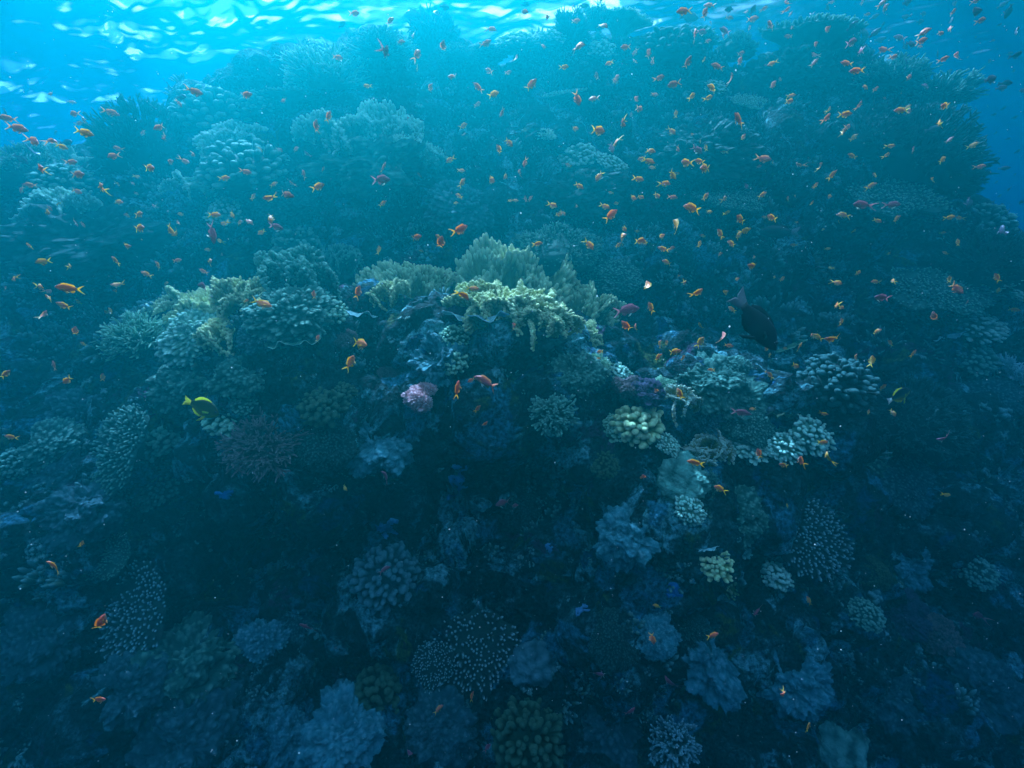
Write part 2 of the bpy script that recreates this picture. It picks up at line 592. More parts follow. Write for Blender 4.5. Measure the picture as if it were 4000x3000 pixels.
def s_cauli(seed, n=90, ln=0.42, rad=0.115, knob=16, h=0.8, core=0.62, amp=.028):
    """dome of thick blunt knobbly branches"""
    g = np.random.default_rng(seed)
    D = sphere_dirs(n, -0.15, g, 0.1)
    lump = 1 + 0.18 * fbm(D * 2.0 + seed, 2, seed)
    B = D * (core * lump)[:, None]
    prof = ((0, .75), (.25, .8), (.5, .95), (.7, 1.1), (.85, 1.0), (.95, .7), (1.0, .15))
    v, q, t = fingers(B, D + np.array([0, 0, .25]), ln * (0.75 + 0.5 * g.random(n)), rad * (.8 + .45 * g.random(n)), sides=10, prof=prof, bend=.12, flat=1.0, g=g)
    c = v / (np.linalg.norm(v, axis=1, keepdims=True) + 1e-9)
    v = v + c * (amp * 1.6 * knobs(v * knob + seed, seed) + amp * .5 * fbm(v * knob * 1.5, 2, seed))[:, None] * np.clip(t * 1.6, 0, 1)[:, None]
    dm, dq, dt = displaced_dome(seed, [('n', 2, .08), ('k', 6, .08)], nu=56, nv=34)
    sc = np.array([1, 1, h])
    return [('core', (dm * core * 1.1 * sc, dq, dt * 0)), ('branches', (v * sc, q, t))]


def s_mound(seed, scale=5.0, amp=0.16, fine=14, h=0.8, sx=1.0, sy=1.0, lump=.16):
    return [displaced_dome(seed, [('n', 1.3, lump), ('n', 3.5, lump * .6), ('K', scale, amp), ('K', fine, amp * .3), ('n', 22, .02)], nu=260, nv=160, h=h, sx=sx, sy=sy)]


def s_boulder(seed, h=0.8):
    return [displaced_dome(seed, [('n', 1.2, .3), ('k', 2.2, .12), ('n', 6, .09), ('K', 13, .035), ('K', 30, .018), ('n', 40, .02)], nu=240, nv=150, h=h)]


def s_blade(seed, w=1.0, lv=5, tipr=0.062, thick=.62):
    """one upright blade of fused branches that fork into knobbed fingers"""
    g = np.random.default_rng(seed)
    B, D, L, Rr, T0 = [], [], [], [], []
    tips = []

    def grow(p, ang, ln, r, k):
        off = g.normal() * 0.10
        d = np.array([math.sin(ang), off, math.cos(ang)])
        B.append(p); D.append(d); L.append(ln * 1.06); Rr.append(r); T0.append((lv - k) / (lv + 1))
        e = p + d / np.linalg.norm(d) * ln
        if k == 0 or e[0] ** 2 * 0.9 + e[2] ** 2 * 0.33 > w * w * (0.7 + .5 * g.random()):
            tips.append((e, d, r))
            return
        nb = 3 if g.random() < 0.32 else 2
        sp = 0.42 + 0.25 * g.random()
        for q in range(nb):
            a = ang + (q - (nb - 1) / 2) * sp * 1.5 + g.normal() * 0.14
            a *= 0.97
            grow(e, a, ln * (0.78 + 0.16 * g.random()), r * 0.86, k - 1)
    for s in np.linspace(-1, 1, 4):
        grow(np.array([s * 0.42 * w, g.normal() * .03, -0.15]), s * 0.75 + g.normal() * .1, 0.30, 0.105, lv)
    B, D, L, Rr = map(np.array, (B, D, L, Rr))
    prof = ((0, 1.0), (.3, .98), (.7, .95), (.95, .9), (1.0, .5))
    T0 = np.array(T0)
    v, q, t = fingers(B, D, L, Rr, sides=7, prof=prof, flat=1.0, g=g)
    t = (np.repeat(T0, 7 * 5)) * .55
    tb = np.array([x[0] for x in tips]); td = np.array([x[1] for x in tips]); tr = np.array([x[2] for x in tips])
    f = fingers(tb - td * 0.02, td + g.normal(size=td.shape) * .15, 0.12 + .14 * g.random(len(tb)), np.maximum(tr * 1.08, tipr), sides=7,
                prof=((0, .85), (.35, 1.0), (.7, 1.08), (.9, .8), (1.0, .15)), t0=.55, g=g)
    v, q, t = join([(v, q, t), f])
    # blades are wavy, not flat
    v[:, 1] += 0.10 * np.sin(v[:, 0] * 3.1 + seed) + 0.05 * np.sin(v[:, 2] * 5 + seed)
    return (v, q, t)


def s_ruffle(seed, turns=2.2, amp=0.12):
    """thin wavy shelf with a pale upturned lip"""
    g = np.random.default_rng(seed)
    nu, nv = 120, 12
    u = np.linspace(-1, 1, nu)
    out = []
    for side in (0, 1):
        P = np.zeros((nu, nv, 3))
        for j in range(nv):
            s = j / (nv - 1)
            ed = 0.26 + 0.10 * np.sin(u * 5 + seed) + 0.07 * np.sin(u * 13 + 2 * seed)
            P[:, j, 0] = u * (0.85 + .25 * s)
            P[:, j, 1] = -s * ed * np.sqrt(np.clip(1 - (u * .93) ** 2, 0, 1)) - 0.02
            P[:, j, 2] = amp * (.4 + s) * np.sin(u * 7.5 + seed * 2) * 1.3 + 0.18 * s ** 2.5 + amp * .4 * s * np.sin(u * 19 + seed) + (-.045 if side else 0)
        p = P.reshape(-1, 3)
        t = np.tile(np.linspace(0, 1, nv) ** 4, nu)
        q = grid_faces(nu, nv)
        out.append((p, q if side else q[:, ::-1], t))
    # lip
    a, b = out[0][0].reshape(nu, nv, 3)[:, -1], out[1][0].reshape(nu, nv, 3)[:, -1]
    m = np.stack([a, (a + b) / 2 + np.array([0, -.03, .015]), b], 1)
    out.append((m.reshape(-1, 3), grid_faces(nu, 3)[:, ::-1], np.ones(nu * 3)))
    return [join(out)]


def s_soft(seed):
    """soft coral: a few branching lumps of tiny polyps"""
    g = np.random.default_rng(seed)
    out, stems = [], []
    for k in range(7):
        a = k * 0.9 + g.random()
        c = np.array([0.55 * math.cos(a), 0.55 * math.sin(a), 0.35 + .35 * g.random()]) if k else np.array([0, 0, .6])
        s = 0.34 + .16 * g.random()
        v, q, t = displaced_dome(seed * 7 + k, [('n', 1.5, .25), ('K', 3.5, .3), ('K', 9, .2), ('n', 14, .1)], nu=100, nv=66, below=.9)
        out.append(('lump', (v * s + c, q, t)))
        stems.append(fingers([[c[0] * .2, c[1] * .2, -.2]], [c - np.array([0, 0, -.2])], [np.linalg.norm(c) + .1], [.15], sides=9, g=g))
    return [('stem', join(stems))] + out


# ------------------------------------------------------------------ coral materials
def coral_mat(name, base, tip, var=0.35, bump=22.0, trans=0.0):
    m, nt, b = new_mat(name)
    L = nt.links.new
    at_ = N(nt, "ShaderNodeAttribute", attribute_name="tip")
    tc = N(nt, "ShaderNodeTexCoord")
    no = N(nt, "ShaderNodeTexNoise", i_Scale=3.0, i_Detail=7.0, i_Roughness=0.65)
    nf = N(nt, "ShaderNodeTexNoise", i_Scale=bump, i_Detail=4.0, i_Roughness=0.7)
    L(tc.outputs["Object"], no.inputs["Vector"])
    L(tc.outputs["Object"], nf.inputs["Vector"])
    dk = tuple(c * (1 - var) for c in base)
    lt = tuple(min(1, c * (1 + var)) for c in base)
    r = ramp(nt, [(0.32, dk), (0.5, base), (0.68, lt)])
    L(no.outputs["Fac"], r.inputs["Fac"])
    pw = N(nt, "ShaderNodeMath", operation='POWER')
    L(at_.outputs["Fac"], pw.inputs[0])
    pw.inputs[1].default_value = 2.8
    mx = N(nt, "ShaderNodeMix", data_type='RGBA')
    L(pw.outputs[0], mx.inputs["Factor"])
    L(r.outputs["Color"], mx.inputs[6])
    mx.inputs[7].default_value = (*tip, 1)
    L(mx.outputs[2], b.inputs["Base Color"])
    b.inputs["Roughness"].default_value = 0.8
    b.inputs["Specular IOR Level"].default_value = 0.15
    bp = N(nt, "ShaderNodeBump", i_Strength=0.5, i_Distance=0.03)
    L(nf.outputs["Fac"], bp.inputs["Height"])
    L(bp.outputs[0], b.inputs["Normal"])
    return m


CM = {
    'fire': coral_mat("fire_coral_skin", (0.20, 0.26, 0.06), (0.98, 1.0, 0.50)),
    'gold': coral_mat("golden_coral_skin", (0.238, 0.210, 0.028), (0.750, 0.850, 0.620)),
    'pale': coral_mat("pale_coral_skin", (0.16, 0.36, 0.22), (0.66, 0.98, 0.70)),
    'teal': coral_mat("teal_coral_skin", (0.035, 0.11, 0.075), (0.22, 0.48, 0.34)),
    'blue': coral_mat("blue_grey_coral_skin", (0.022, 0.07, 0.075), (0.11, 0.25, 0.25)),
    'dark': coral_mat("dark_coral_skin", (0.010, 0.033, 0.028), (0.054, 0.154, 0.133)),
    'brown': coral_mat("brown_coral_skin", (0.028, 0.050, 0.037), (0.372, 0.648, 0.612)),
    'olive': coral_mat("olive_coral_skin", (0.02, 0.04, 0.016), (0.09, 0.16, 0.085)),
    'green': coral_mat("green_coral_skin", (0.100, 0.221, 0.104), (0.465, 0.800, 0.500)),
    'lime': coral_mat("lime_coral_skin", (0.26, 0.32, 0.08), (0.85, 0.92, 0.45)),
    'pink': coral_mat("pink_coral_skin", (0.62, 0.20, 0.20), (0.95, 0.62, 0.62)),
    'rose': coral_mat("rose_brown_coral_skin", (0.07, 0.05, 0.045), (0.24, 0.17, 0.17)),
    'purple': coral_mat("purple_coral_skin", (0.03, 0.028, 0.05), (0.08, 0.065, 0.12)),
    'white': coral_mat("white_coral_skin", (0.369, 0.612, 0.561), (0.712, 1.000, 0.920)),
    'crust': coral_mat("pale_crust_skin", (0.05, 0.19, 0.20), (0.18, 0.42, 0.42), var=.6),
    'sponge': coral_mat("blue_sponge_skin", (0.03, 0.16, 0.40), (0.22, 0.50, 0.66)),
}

SHAPES = {}


def shape(kind, var):
    """cached list of part meshes for a kind of colony"""
    key = (kind, var)
    if key in SHAPES:
        return SHAPES[key]
    s = 10 * var + len(kind)
    if kind == 'table':
        r = s_table(s, n=(300, 340, 260)[var % 3], rad=(.034, .030, .036)[var % 3], spike=(.15, .13, .17)[var % 3], lobed=.09)
    elif kind == 'shelf':
        r = s_table(s, n=520, spike=.10, rad=.026, lobed=.16)
    elif kind == 'bush':
        r = s_bush(s, n=210, rad=.034)
    elif kind == 'thicket':
        r = s_bush(s, n=620, ln=.24, rad=.02, twigs=2, core=.8)
    elif kind == 'finger':
        r = s_bush(s, n=120, ln=.5, rad=.06, twigs=2, core=.45, h=.8)
    elif kind == 'cauli':
        r = s_cauli(s)
    elif kind == 'cluster':
        r = s_cauli(s, n=150, ln=.3, rad=.075, core=.7, knob=22, amp=.02)
    elif kind == 'mound':
        r = s_mound(s, scale=5.5, amp=.06, fine=15, lump=.36)
    elif kind == 'bubble':
        r = s_mound(s, scale=6.5, amp=.13, fine=22, lump=.2)
    elif kind == 'fine':
        r = s_mound(s, scale=11, amp=.075, fine=30)
    elif kind == 'boulder':
        r = s_boulder(s)
    elif kind == 'ruffle':
        r = s_ruffle(s)
    elif kind == 'soft':
        r = s_soft(s)
    elif kind == 'blade':
        r = [s_blade(s)]
    SHAPES[key] = r if isinstance(r[0][0], str) else [(kind, join(r))]
    return SHAPES[key]


MESHES = {}


def coral_mesh(kind, var, skin):
    """list of (part name, mesh); a kind without parts gives one mesh"""
    key = (kind, var, skin)
    if key not in MESHES:
        MESHES[key] = [(n, mesh_from(n, v, q, CM[skin], {'tip': t})) for n, (v, q, t) in shape(kind, var)]
    return MESHES[key]

# ------------------------------------------------------------------ coral colonies
# kind var skin | x y width (photo px) | tilt to viewer, lean right (deg) | height factor | depth shift | name | category | label
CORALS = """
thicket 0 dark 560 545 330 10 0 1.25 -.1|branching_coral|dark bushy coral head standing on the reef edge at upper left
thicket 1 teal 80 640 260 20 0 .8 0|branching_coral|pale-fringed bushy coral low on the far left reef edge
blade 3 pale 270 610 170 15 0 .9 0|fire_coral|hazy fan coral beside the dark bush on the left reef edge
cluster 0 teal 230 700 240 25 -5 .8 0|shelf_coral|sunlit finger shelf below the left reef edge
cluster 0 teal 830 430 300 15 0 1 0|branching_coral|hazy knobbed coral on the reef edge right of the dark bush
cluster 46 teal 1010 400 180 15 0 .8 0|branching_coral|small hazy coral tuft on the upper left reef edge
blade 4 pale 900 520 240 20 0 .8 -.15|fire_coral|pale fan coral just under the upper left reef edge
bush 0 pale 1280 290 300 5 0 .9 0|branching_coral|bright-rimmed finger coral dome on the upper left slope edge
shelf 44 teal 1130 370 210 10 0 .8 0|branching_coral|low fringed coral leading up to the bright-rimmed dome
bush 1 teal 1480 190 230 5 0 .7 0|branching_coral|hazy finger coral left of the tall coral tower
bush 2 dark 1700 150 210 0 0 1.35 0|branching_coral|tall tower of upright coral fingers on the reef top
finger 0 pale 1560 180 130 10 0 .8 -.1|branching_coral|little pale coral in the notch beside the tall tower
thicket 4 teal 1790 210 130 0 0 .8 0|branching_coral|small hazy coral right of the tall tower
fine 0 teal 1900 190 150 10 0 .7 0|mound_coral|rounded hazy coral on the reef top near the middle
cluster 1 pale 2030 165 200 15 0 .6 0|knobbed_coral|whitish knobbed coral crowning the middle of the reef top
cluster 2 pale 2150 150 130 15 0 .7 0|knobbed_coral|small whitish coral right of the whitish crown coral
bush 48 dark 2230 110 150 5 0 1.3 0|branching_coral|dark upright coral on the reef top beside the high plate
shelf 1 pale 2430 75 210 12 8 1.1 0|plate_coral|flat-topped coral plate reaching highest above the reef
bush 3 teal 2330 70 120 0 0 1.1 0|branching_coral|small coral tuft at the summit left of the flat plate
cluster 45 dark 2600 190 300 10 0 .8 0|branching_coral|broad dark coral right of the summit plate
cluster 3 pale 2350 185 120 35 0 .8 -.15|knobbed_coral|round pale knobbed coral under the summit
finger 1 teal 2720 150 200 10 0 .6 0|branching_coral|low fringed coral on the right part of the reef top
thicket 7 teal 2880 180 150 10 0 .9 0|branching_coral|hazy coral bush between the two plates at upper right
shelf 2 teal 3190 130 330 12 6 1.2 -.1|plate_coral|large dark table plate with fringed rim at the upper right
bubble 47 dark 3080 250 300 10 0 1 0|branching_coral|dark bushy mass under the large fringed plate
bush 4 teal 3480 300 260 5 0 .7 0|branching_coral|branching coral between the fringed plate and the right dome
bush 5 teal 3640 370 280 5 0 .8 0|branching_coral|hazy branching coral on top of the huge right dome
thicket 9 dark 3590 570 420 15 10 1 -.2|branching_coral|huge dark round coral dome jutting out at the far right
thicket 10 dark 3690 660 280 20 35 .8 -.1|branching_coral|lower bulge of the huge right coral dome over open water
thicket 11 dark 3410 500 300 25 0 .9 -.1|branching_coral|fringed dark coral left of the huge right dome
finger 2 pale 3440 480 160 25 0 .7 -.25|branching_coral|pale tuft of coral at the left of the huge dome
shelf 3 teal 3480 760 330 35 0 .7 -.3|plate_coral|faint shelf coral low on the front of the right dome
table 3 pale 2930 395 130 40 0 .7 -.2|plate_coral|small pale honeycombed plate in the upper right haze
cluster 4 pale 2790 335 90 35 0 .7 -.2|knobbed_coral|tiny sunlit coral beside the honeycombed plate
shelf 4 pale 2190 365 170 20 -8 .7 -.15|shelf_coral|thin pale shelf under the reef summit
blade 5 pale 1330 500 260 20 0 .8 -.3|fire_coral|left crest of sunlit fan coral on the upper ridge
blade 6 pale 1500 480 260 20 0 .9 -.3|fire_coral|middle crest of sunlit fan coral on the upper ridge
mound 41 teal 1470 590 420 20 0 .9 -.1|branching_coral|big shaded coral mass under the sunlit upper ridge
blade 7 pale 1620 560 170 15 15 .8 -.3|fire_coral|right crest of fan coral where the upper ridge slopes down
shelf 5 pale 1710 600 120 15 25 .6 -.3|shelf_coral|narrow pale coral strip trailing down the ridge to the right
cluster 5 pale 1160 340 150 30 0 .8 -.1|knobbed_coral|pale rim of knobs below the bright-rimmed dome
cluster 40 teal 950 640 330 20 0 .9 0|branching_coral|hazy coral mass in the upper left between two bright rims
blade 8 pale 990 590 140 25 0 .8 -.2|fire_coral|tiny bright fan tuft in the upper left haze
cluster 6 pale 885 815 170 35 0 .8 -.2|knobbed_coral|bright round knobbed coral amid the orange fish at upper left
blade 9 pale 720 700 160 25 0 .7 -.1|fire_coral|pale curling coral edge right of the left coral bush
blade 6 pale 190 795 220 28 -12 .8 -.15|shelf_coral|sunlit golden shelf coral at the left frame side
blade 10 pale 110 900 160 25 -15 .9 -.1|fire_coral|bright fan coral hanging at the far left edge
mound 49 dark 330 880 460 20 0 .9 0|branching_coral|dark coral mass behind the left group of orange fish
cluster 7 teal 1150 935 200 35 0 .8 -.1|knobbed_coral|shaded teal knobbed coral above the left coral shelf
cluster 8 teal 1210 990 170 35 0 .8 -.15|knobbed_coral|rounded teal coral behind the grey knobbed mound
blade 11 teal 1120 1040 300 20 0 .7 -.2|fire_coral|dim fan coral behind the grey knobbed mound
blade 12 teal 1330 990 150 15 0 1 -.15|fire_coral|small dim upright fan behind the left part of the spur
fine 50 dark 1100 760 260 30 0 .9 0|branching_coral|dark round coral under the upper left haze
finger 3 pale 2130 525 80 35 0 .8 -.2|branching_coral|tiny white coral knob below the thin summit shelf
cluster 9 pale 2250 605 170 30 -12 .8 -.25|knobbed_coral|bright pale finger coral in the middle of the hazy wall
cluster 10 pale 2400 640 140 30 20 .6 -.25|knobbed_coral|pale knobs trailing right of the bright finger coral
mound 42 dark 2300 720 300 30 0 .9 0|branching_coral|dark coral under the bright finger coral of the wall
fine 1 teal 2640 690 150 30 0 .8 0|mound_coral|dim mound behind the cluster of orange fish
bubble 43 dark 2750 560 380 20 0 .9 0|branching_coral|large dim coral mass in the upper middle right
shelf 7 teal 2860 780 250 25 0 .8 -.1|shelf_coral|dim shelf coral right of the orange fish cluster
bubble 0 blue 1800 780 260 35 0 .9 0|mound_coral|dim blue mound on the wall above the fire coral
thicket 18 teal 2180 960 330 15 0 .8 -.35|branching_coral|dim lacy coral behind the top of the big fire coral
fine 2 teal 2380 1050 240 25 0 .8 -.1|mound_coral|dim rounded coral right of the big fire coral
shelf 8 blue 2430 1075 90 35 10 .5 -.2|shelf_coral|small pale blue ledge right of the big fire coral
cluster 11 teal 3590 820 130 30 0 .7 -.3|knobbed_coral|sunlit white-green tuft low under the right dome
cluster 12 teal 3840 860 230 20 0 .9 0|knobbed_coral|hazy coral on the right reef edge over blue water
thicket 19 dark 3900 1000 330 20 0 .9 -.1|branching_coral|dark coral lowest on the right reef edge
bush 6 pale 3920 1100 260 25 0 .7 -.2|branching_coral|pale fringed coral at the right frame side
shelf 9 teal 3650 1130 330 35 0 .7 -.1|shelf_coral|dim shelf coral in front of the right slope
cluster 13 pale 3810 1260 210 30 0 .6 -.2|knobbed_coral|bright scattered knobs on the right slope
ruffle 0 white 3700 1305 130 55 0 .6 -.2|plate_coral|pale perforated plate under the bright scattered knobs
cluster 14 teal 3800 1385 190 35 0 .6 -.2|knobbed_coral|teal lumpy coral below the pale perforated plate
bush 7 white 3950 1450 170 25 30 .8 -.2|branching_coral|brilliant white branching coral at the right frame edge
fine 3 blue 3900 1520 220 35 0 .8 0|mound_coral|dim mound below the brilliant white branches
cluster 33 dark 3280 1480 280 35 0 .9 0|knobbed_coral|broad dim knobbed coral in the right middle
thicket 20 dark 3600 1620 360 35 0 .8 0|branching_coral|dark coral in the shade at right
cluster 16 teal 3430 1640 180 35 0 .8 -.1|knobbed_coral|teal knobbed coral beside the dark butterflyfish at right
ruffle 1 green 3085 1345 110 75 0 1.2 -.2|leaf_coral|round green leaf coral below the black surgeonfish
blade 2 fire 1950 1060 320 8 -6 1.35 -.5|fire_coral|large yellow-green fire coral rising highest in the middle
blade 13 fire 2110 1075 310 10 8 1.3 -.55|fire_coral|right half of the large middle fire coral, dense bright knobs
blade 14 fire 1880 1140 260 20 -14 .75 -.55|fire_coral|low left lobe at the foot of the large middle fire coral
blade 15 fire 2050 1180 300 25 0 .6 -.6|fire_coral|ruffled front edge of the large middle fire coral
blade 16 fire 2130 1230 220 20 0 .7 -.62|fire_coral|short fire coral with bright tips in front of the large one
blade 17 fire 2300 1170 230 10 10 1.2 -.5|fire_coral|forked fire coral to the right of the large middle one
blade 18 fire 2300 1300 190 30 35 .8 -.5|fire_coral|drooping fire coral lobe hanging right of the spur
bush 8 green 2340 1420 110 30 30 .8 -.35|fire_coral|thin trailing fire coral low on the right of the spur
blade 19 fire 1580 1080 280 8 -8 1.1 -.5|fire_coral|upright finger-tipped fire coral left of the large one
blade 20 fire 1700 1080 180 10 5 .8 -.5|fire_coral|short row of coral fingers between the two fire corals
blade 21 fire 1500 1130 180 20 -15 .8 -.45|fire_coral|leaning fire coral at the left end of the middle crest
ruffle 2 white 1860 1225 240 30 0 .7 -.7|ruffled_coral|white scalloped coral lip above the two bright orange fish
ruffle 3 teal 1530 1135 170 35 0 .6 -.5|ruffled_coral|pale ruffled ledge beside the small purple coral
blade 22 fire 730 1180 240 15 -10 .85 -.2|fire_coral|brightly lit fire coral on the left end of the left crest
blade 23 fire 850 1200 270 18 0 .95 -.25|fire_coral|broad yellowish fire coral behind the orange fish at left
blade 24 fire 960 1130 210 15 5 .95 -.2|fire_coral|tall fire coral tuft left of the grey knobbed mound
blade 25 fire 900 1290 240 30 0 .8 -.3|fire_coral|shaded lower fire coral on the left crest
bubble 1 pale 745 1290 230 40 -8 1 -.3|knobbed_coral|large dome with scalloped bright rim on the left crest
bush 9 green 520 1310 250 25 -15 .9 -.1|branching_coral|dim branching coral left of the scalloped dome
bush 10 white 590 1320 130 20 -25 .8 -.3|branching_coral|glaring white tufts at the left foot of the scalloped dome
bubble 2 teal 1130 1200 290 35 0 .9 -.35|knobbed_coral|grey-blue mound densely studded with knobs on the left crest
cauli 0 green 1285 1215 130 30 0 .95 -.4|knobbed_coral|pale green knobbed head at the right end of the left crest
ruffle 4 white 1390 1215 160 30 8 .6 -.45|ruffled_coral|bright white ruffle right of the pale green knobbed head
bubble 3 blue 1010 1305 150 35 0 1 -.4|knobbed_coral|small grey knobs on the slope below the orange fish at left
ruffle 5 pale 1150 1330 180 35 5 .7 -.45|ruffled_coral|pale folded coral edge under the grey-blue mound
soft 0 rose 1335 1330 110 30 0 .8 -.5|soft_coral|dusky pink soft coral touching the orange fish at left centre
soft 1 rose 1530 1460 90 30 0 .8 -.5|soft_coral|small greyish pink soft coral above the pink one
soft 2 pink 1650 1555 130 30 0 .9 -.6|soft_coral|bright pink lumpy soft coral left of centre
soft 3 purple 1790 1228 75 30 0 1 -.6|soft_coral|purple soft coral beside the green knob under the crest
soft 4 purple 1575 1138 50 30 0 .8 -.6|soft_coral|tiny purple coral under the left middle crest
soft 5 purple 2520 1545 150 30 0 .8 -.35|soft_coral|violet soft coral right of centre
soft 6 rose 2450 1520 110 30 0 .9 -.35|soft_coral|rosy brown soft coral left of the violet one
bush 34 rose 1010 1730 280 38 0 .6 -.35|soft_coral|wide brownish pink coral cover at lower left
cauli 1 green 1825 1200 75 30 0 .9 -.6|knobbed_coral|tiny green knob coral right of the purple one
cluster 17 green 1775 1310 120 40 0 .9 -.55|knobbed_coral|pale green knobbed coral on the bare pillar, upper one
cauli 2 green 1760 1410 120 40 0 .85 -.55|knobbed_coral|pale green knobbed coral on the bare pillar, lower one
cauli 3 olive 1260 1585 170 35 0 .95 -.45|knobbed_coral|olive green knobbed coral ball in the left centre
cauli 4 olive 1330 1530 110 35 0 .8 -.4|knobbed_coral|darker knobbed coral touching the olive ball
finger 4 teal 2160 1610 200 40 0 .75 -.4|branching_coral|blue-green stubby branching coral at the centre
boulder 0 pale 2155 1665 60 45 0 .7 -.5|mound_coral|small pale lump at the base of the stubby branching coral
cauli 5 lime 2500 1655 190 40 0 .8 -.4|cauliflower_coral|bright yellow-green cauliflower coral right of centre
cluster 18 green 2420 1670 130 40 0 .7 -.35|knobbed_coral|dim green coral attached left of the yellow-green cauliflower
cluster 19 pale 2610 1730 110 30 25 .7 -.35|knobbed_coral|pale strip of knobs hanging below the cauliflower coral
bush 11 lime 2300 1465 80 30 0 1 -.35|branching_coral|small pale yellow pointed coral above the centre
cauli 5 pale 2410 1450 90 35 0 .7 -.35|mound_coral|bright mint coral cap right of the pale yellow one
cauli 6 green 2455 1465 45 35 0 .9 -.35|knobbed_coral|tiny knob coral right of the mint cap
finger 5 blue 2755 1635 140 45 0 .8 -.35|branching_coral|pale blue-tipped bushy coral on the right ledge
blade 26 gold 2780 1730 170 25 0 .7 -.35|fire_coral|golden fire coral with white tips on the right ledge
blade 27 gold 2720 1770 130 30 -15 .7 -.35|fire_coral|left golden branches on the right ledge
cluster 20 pale 2940 1720 200 30 0 .5 -.35|knobbed_coral|row of pale knobs right of the golden fire coral
blade 28 gold 2660 1555 150 30 0 .8 -.2|fire_coral|shaded golden coral above the blue-tipped bush
cluster 21 pale 3170 1690 190 40 10 .7 -.4|knobbed_coral|broad mint knobbed coral at the right end of the ledge
cluster 22 pale 3060 1740 150 40 0 .6 -.35|knobbed_coral|mint knobs joining the ledge to the broad mint coral
mound 0 teal 2880 1560 250 40 0 .8 -.15|mound_coral|large blue-green mound behind the right ledge
mound 1 teal 2790 1480 230 40 0 .9 -.1|mound_coral|upper blue-green mound behind the right ledge
fine 4 teal 2950 1640 200 40 0 .7 -.15|mound_coral|knobbly teal mound beside the mint knobs
bubble 4 teal 2880 1450 150 40 0 .9 -.1|knobbed_coral|lumpy teal coral highest behind the right ledge
ruffle 6 olive 3040 1615 110 20 10 .8 -.35|leaf_coral|olive leaf coral with a curling pale rim
fine 5 green 2600 1500 90 35 0 .8 -.15|mound_coral|small dark green mound right of the violet coral
boulder 2 teal 2670 1870 200 40 0 .9 -.35|brain_coral|smooth grey-green boulder coral beneath the golden fire coral
cluster 23 pale 2700 1985 130 40 12 .8 -.4|knobbed_coral|pale knobs spilling down from the smooth boulder coral
bush 12 teal 2765 1880 90 30 10 1.2 -.3|branching_coral|thin knobbly stalks right of the smooth boulder coral
mound 2 teal 2890 2000 190 40 0 1 -.15|mound_coral|blue-green lumpy rock coral below the curved orange fish
table 0 brown 3175 2105 290 62 8 .8 -.45|table_coral|dark table coral with pale spike tips at lower right
cauli 13 pale 3035 2250 110 40 0 .9 -.4|knobbed_coral|glowing mint knobs at the lower left of the spiked table
cauli 7 lime 2800 2200 130 40 0 .8 -.35|knobbed_coral|yellowish knob patch on the lower right spur
cluster 24 lime 2850 2290 120 40 10 .8 -.35|knobbed_coral|lower yellowish knobs trailing down the right spur
cauli 8 pale 2880 2130 110 40 0 .8 -.3|knobbed_coral|mint knobby block above the yellowish knob patch
ruffle 7 white 2765 2140 80 35 0 .9 -.35|ruffled_coral|curled white coral ring on the lower right spur
mound 3 crust 3520 2190 200 40 0 1 -.2|mound_coral|blocky teal coral head in the lower right
fine 6 olive 3410 2230 120 40 0 .8 -.2|mound_coral|greenish coral left of the blocky teal head
cluster 25 teal 3390 2400 130 35 0 .7 -.2|knobbed_coral|faint bright-tipped coral in the lower right shade
soft 8 purple 3520 2400 180 35 0 .6 -.2|soft_coral|dim purple coral patch in the lower right shade
soft 9 rose 3650 2480 170 35 0 .6 -.2|soft_coral|dim reddish coral patch at the far lower right
mound 4 blue 3500 2720 200 45 0 .8 -.2|mound_coral|blue coral lump near the bottom right
boulder 3 teal 3260 2900 210 45 0 .7 -.2|brain_coral|smooth boulder coral near the bottom right
mound 5 crust 3120 2650 240 45 0 .9 -.2|mound_coral|rough bluish coral head in the lower right foreground
mound 6 crust 2800 2560 300 45 15 .8 -.15|mound_coral|broad pale blue rocky coral below the right spur
fine 7 dark 2410 2500 190 50 0 .9 -.25|mound_coral|dark fine-knobbed coral ball in the bottom centre right
fine 8 dark 2700 2480 160 50 0 .9 -.25|mound_coral|second dark coral ball, between the pale rock slabs
mound 7 crust 2560 2480 150 50 0 .7 -.15|mound_coral|pale rock slab between the two dark coral balls
boulder 4 blue 2080 2600 140 45 0 .8 -.15|mound_coral|small blue boulder left of the dark coral ball
table 1 brown 1850 2560 340 65 5 .8 -.35|table_coral|dark table coral with pale spike tips at bottom centre
table 2 brown 1690 2590 170 60 -10 .8 -.4|table_coral|smaller spiked coral joined to the bottom centre table
cauli 9 olive 1470 2700 190 45 0 .8 -.3|cauliflower_coral|olive thick-branched coral in the bottom left centre
boulder 5 blue 1370 2680 110 45 0 .8 -.2|mound_coral|smooth blue lump left of the olive thick-branched coral
cluster 26 olive 2060 2900 290 50 0 .8 -.3|knobbed_coral|olive knobbed coral mound at the bottom edge, centre
mound 26 crust 1330 2890 280 50 0 .6 -.2|mound_coral|pale smooth rock hump at the bottom edge, left centre
mound 27 crust 1080 2890 190 50 0 .7 -.2|mound_coral|pale lumps at the bottom edge left of the smooth hump
bubble 6 crust 1010 2530 190 45 0 .9 -.2|mound_coral|cluster of round blue lumps at lower left
bubble 7 blue 1150 2430 110 45 0 .9 -.2|mound_coral|small blue bumps above the round blue lumps
mound 8 teal 690 2620 330 45 0 .9 -.2|mound_coral|large rough teal head in the lower left
mound 9 blue 480 2700 250 45 0 .8 0|mound_coral|dim blue mass left of the rough teal head
table 4 brown 520 2400 360 55 -22 .7 -.35|table_coral|spiked table coral tilted at the lower left
table 5 teal 430 2180 170 45 -10 .7 -.15|table_coral|small faint table coral above the tilted spiked one
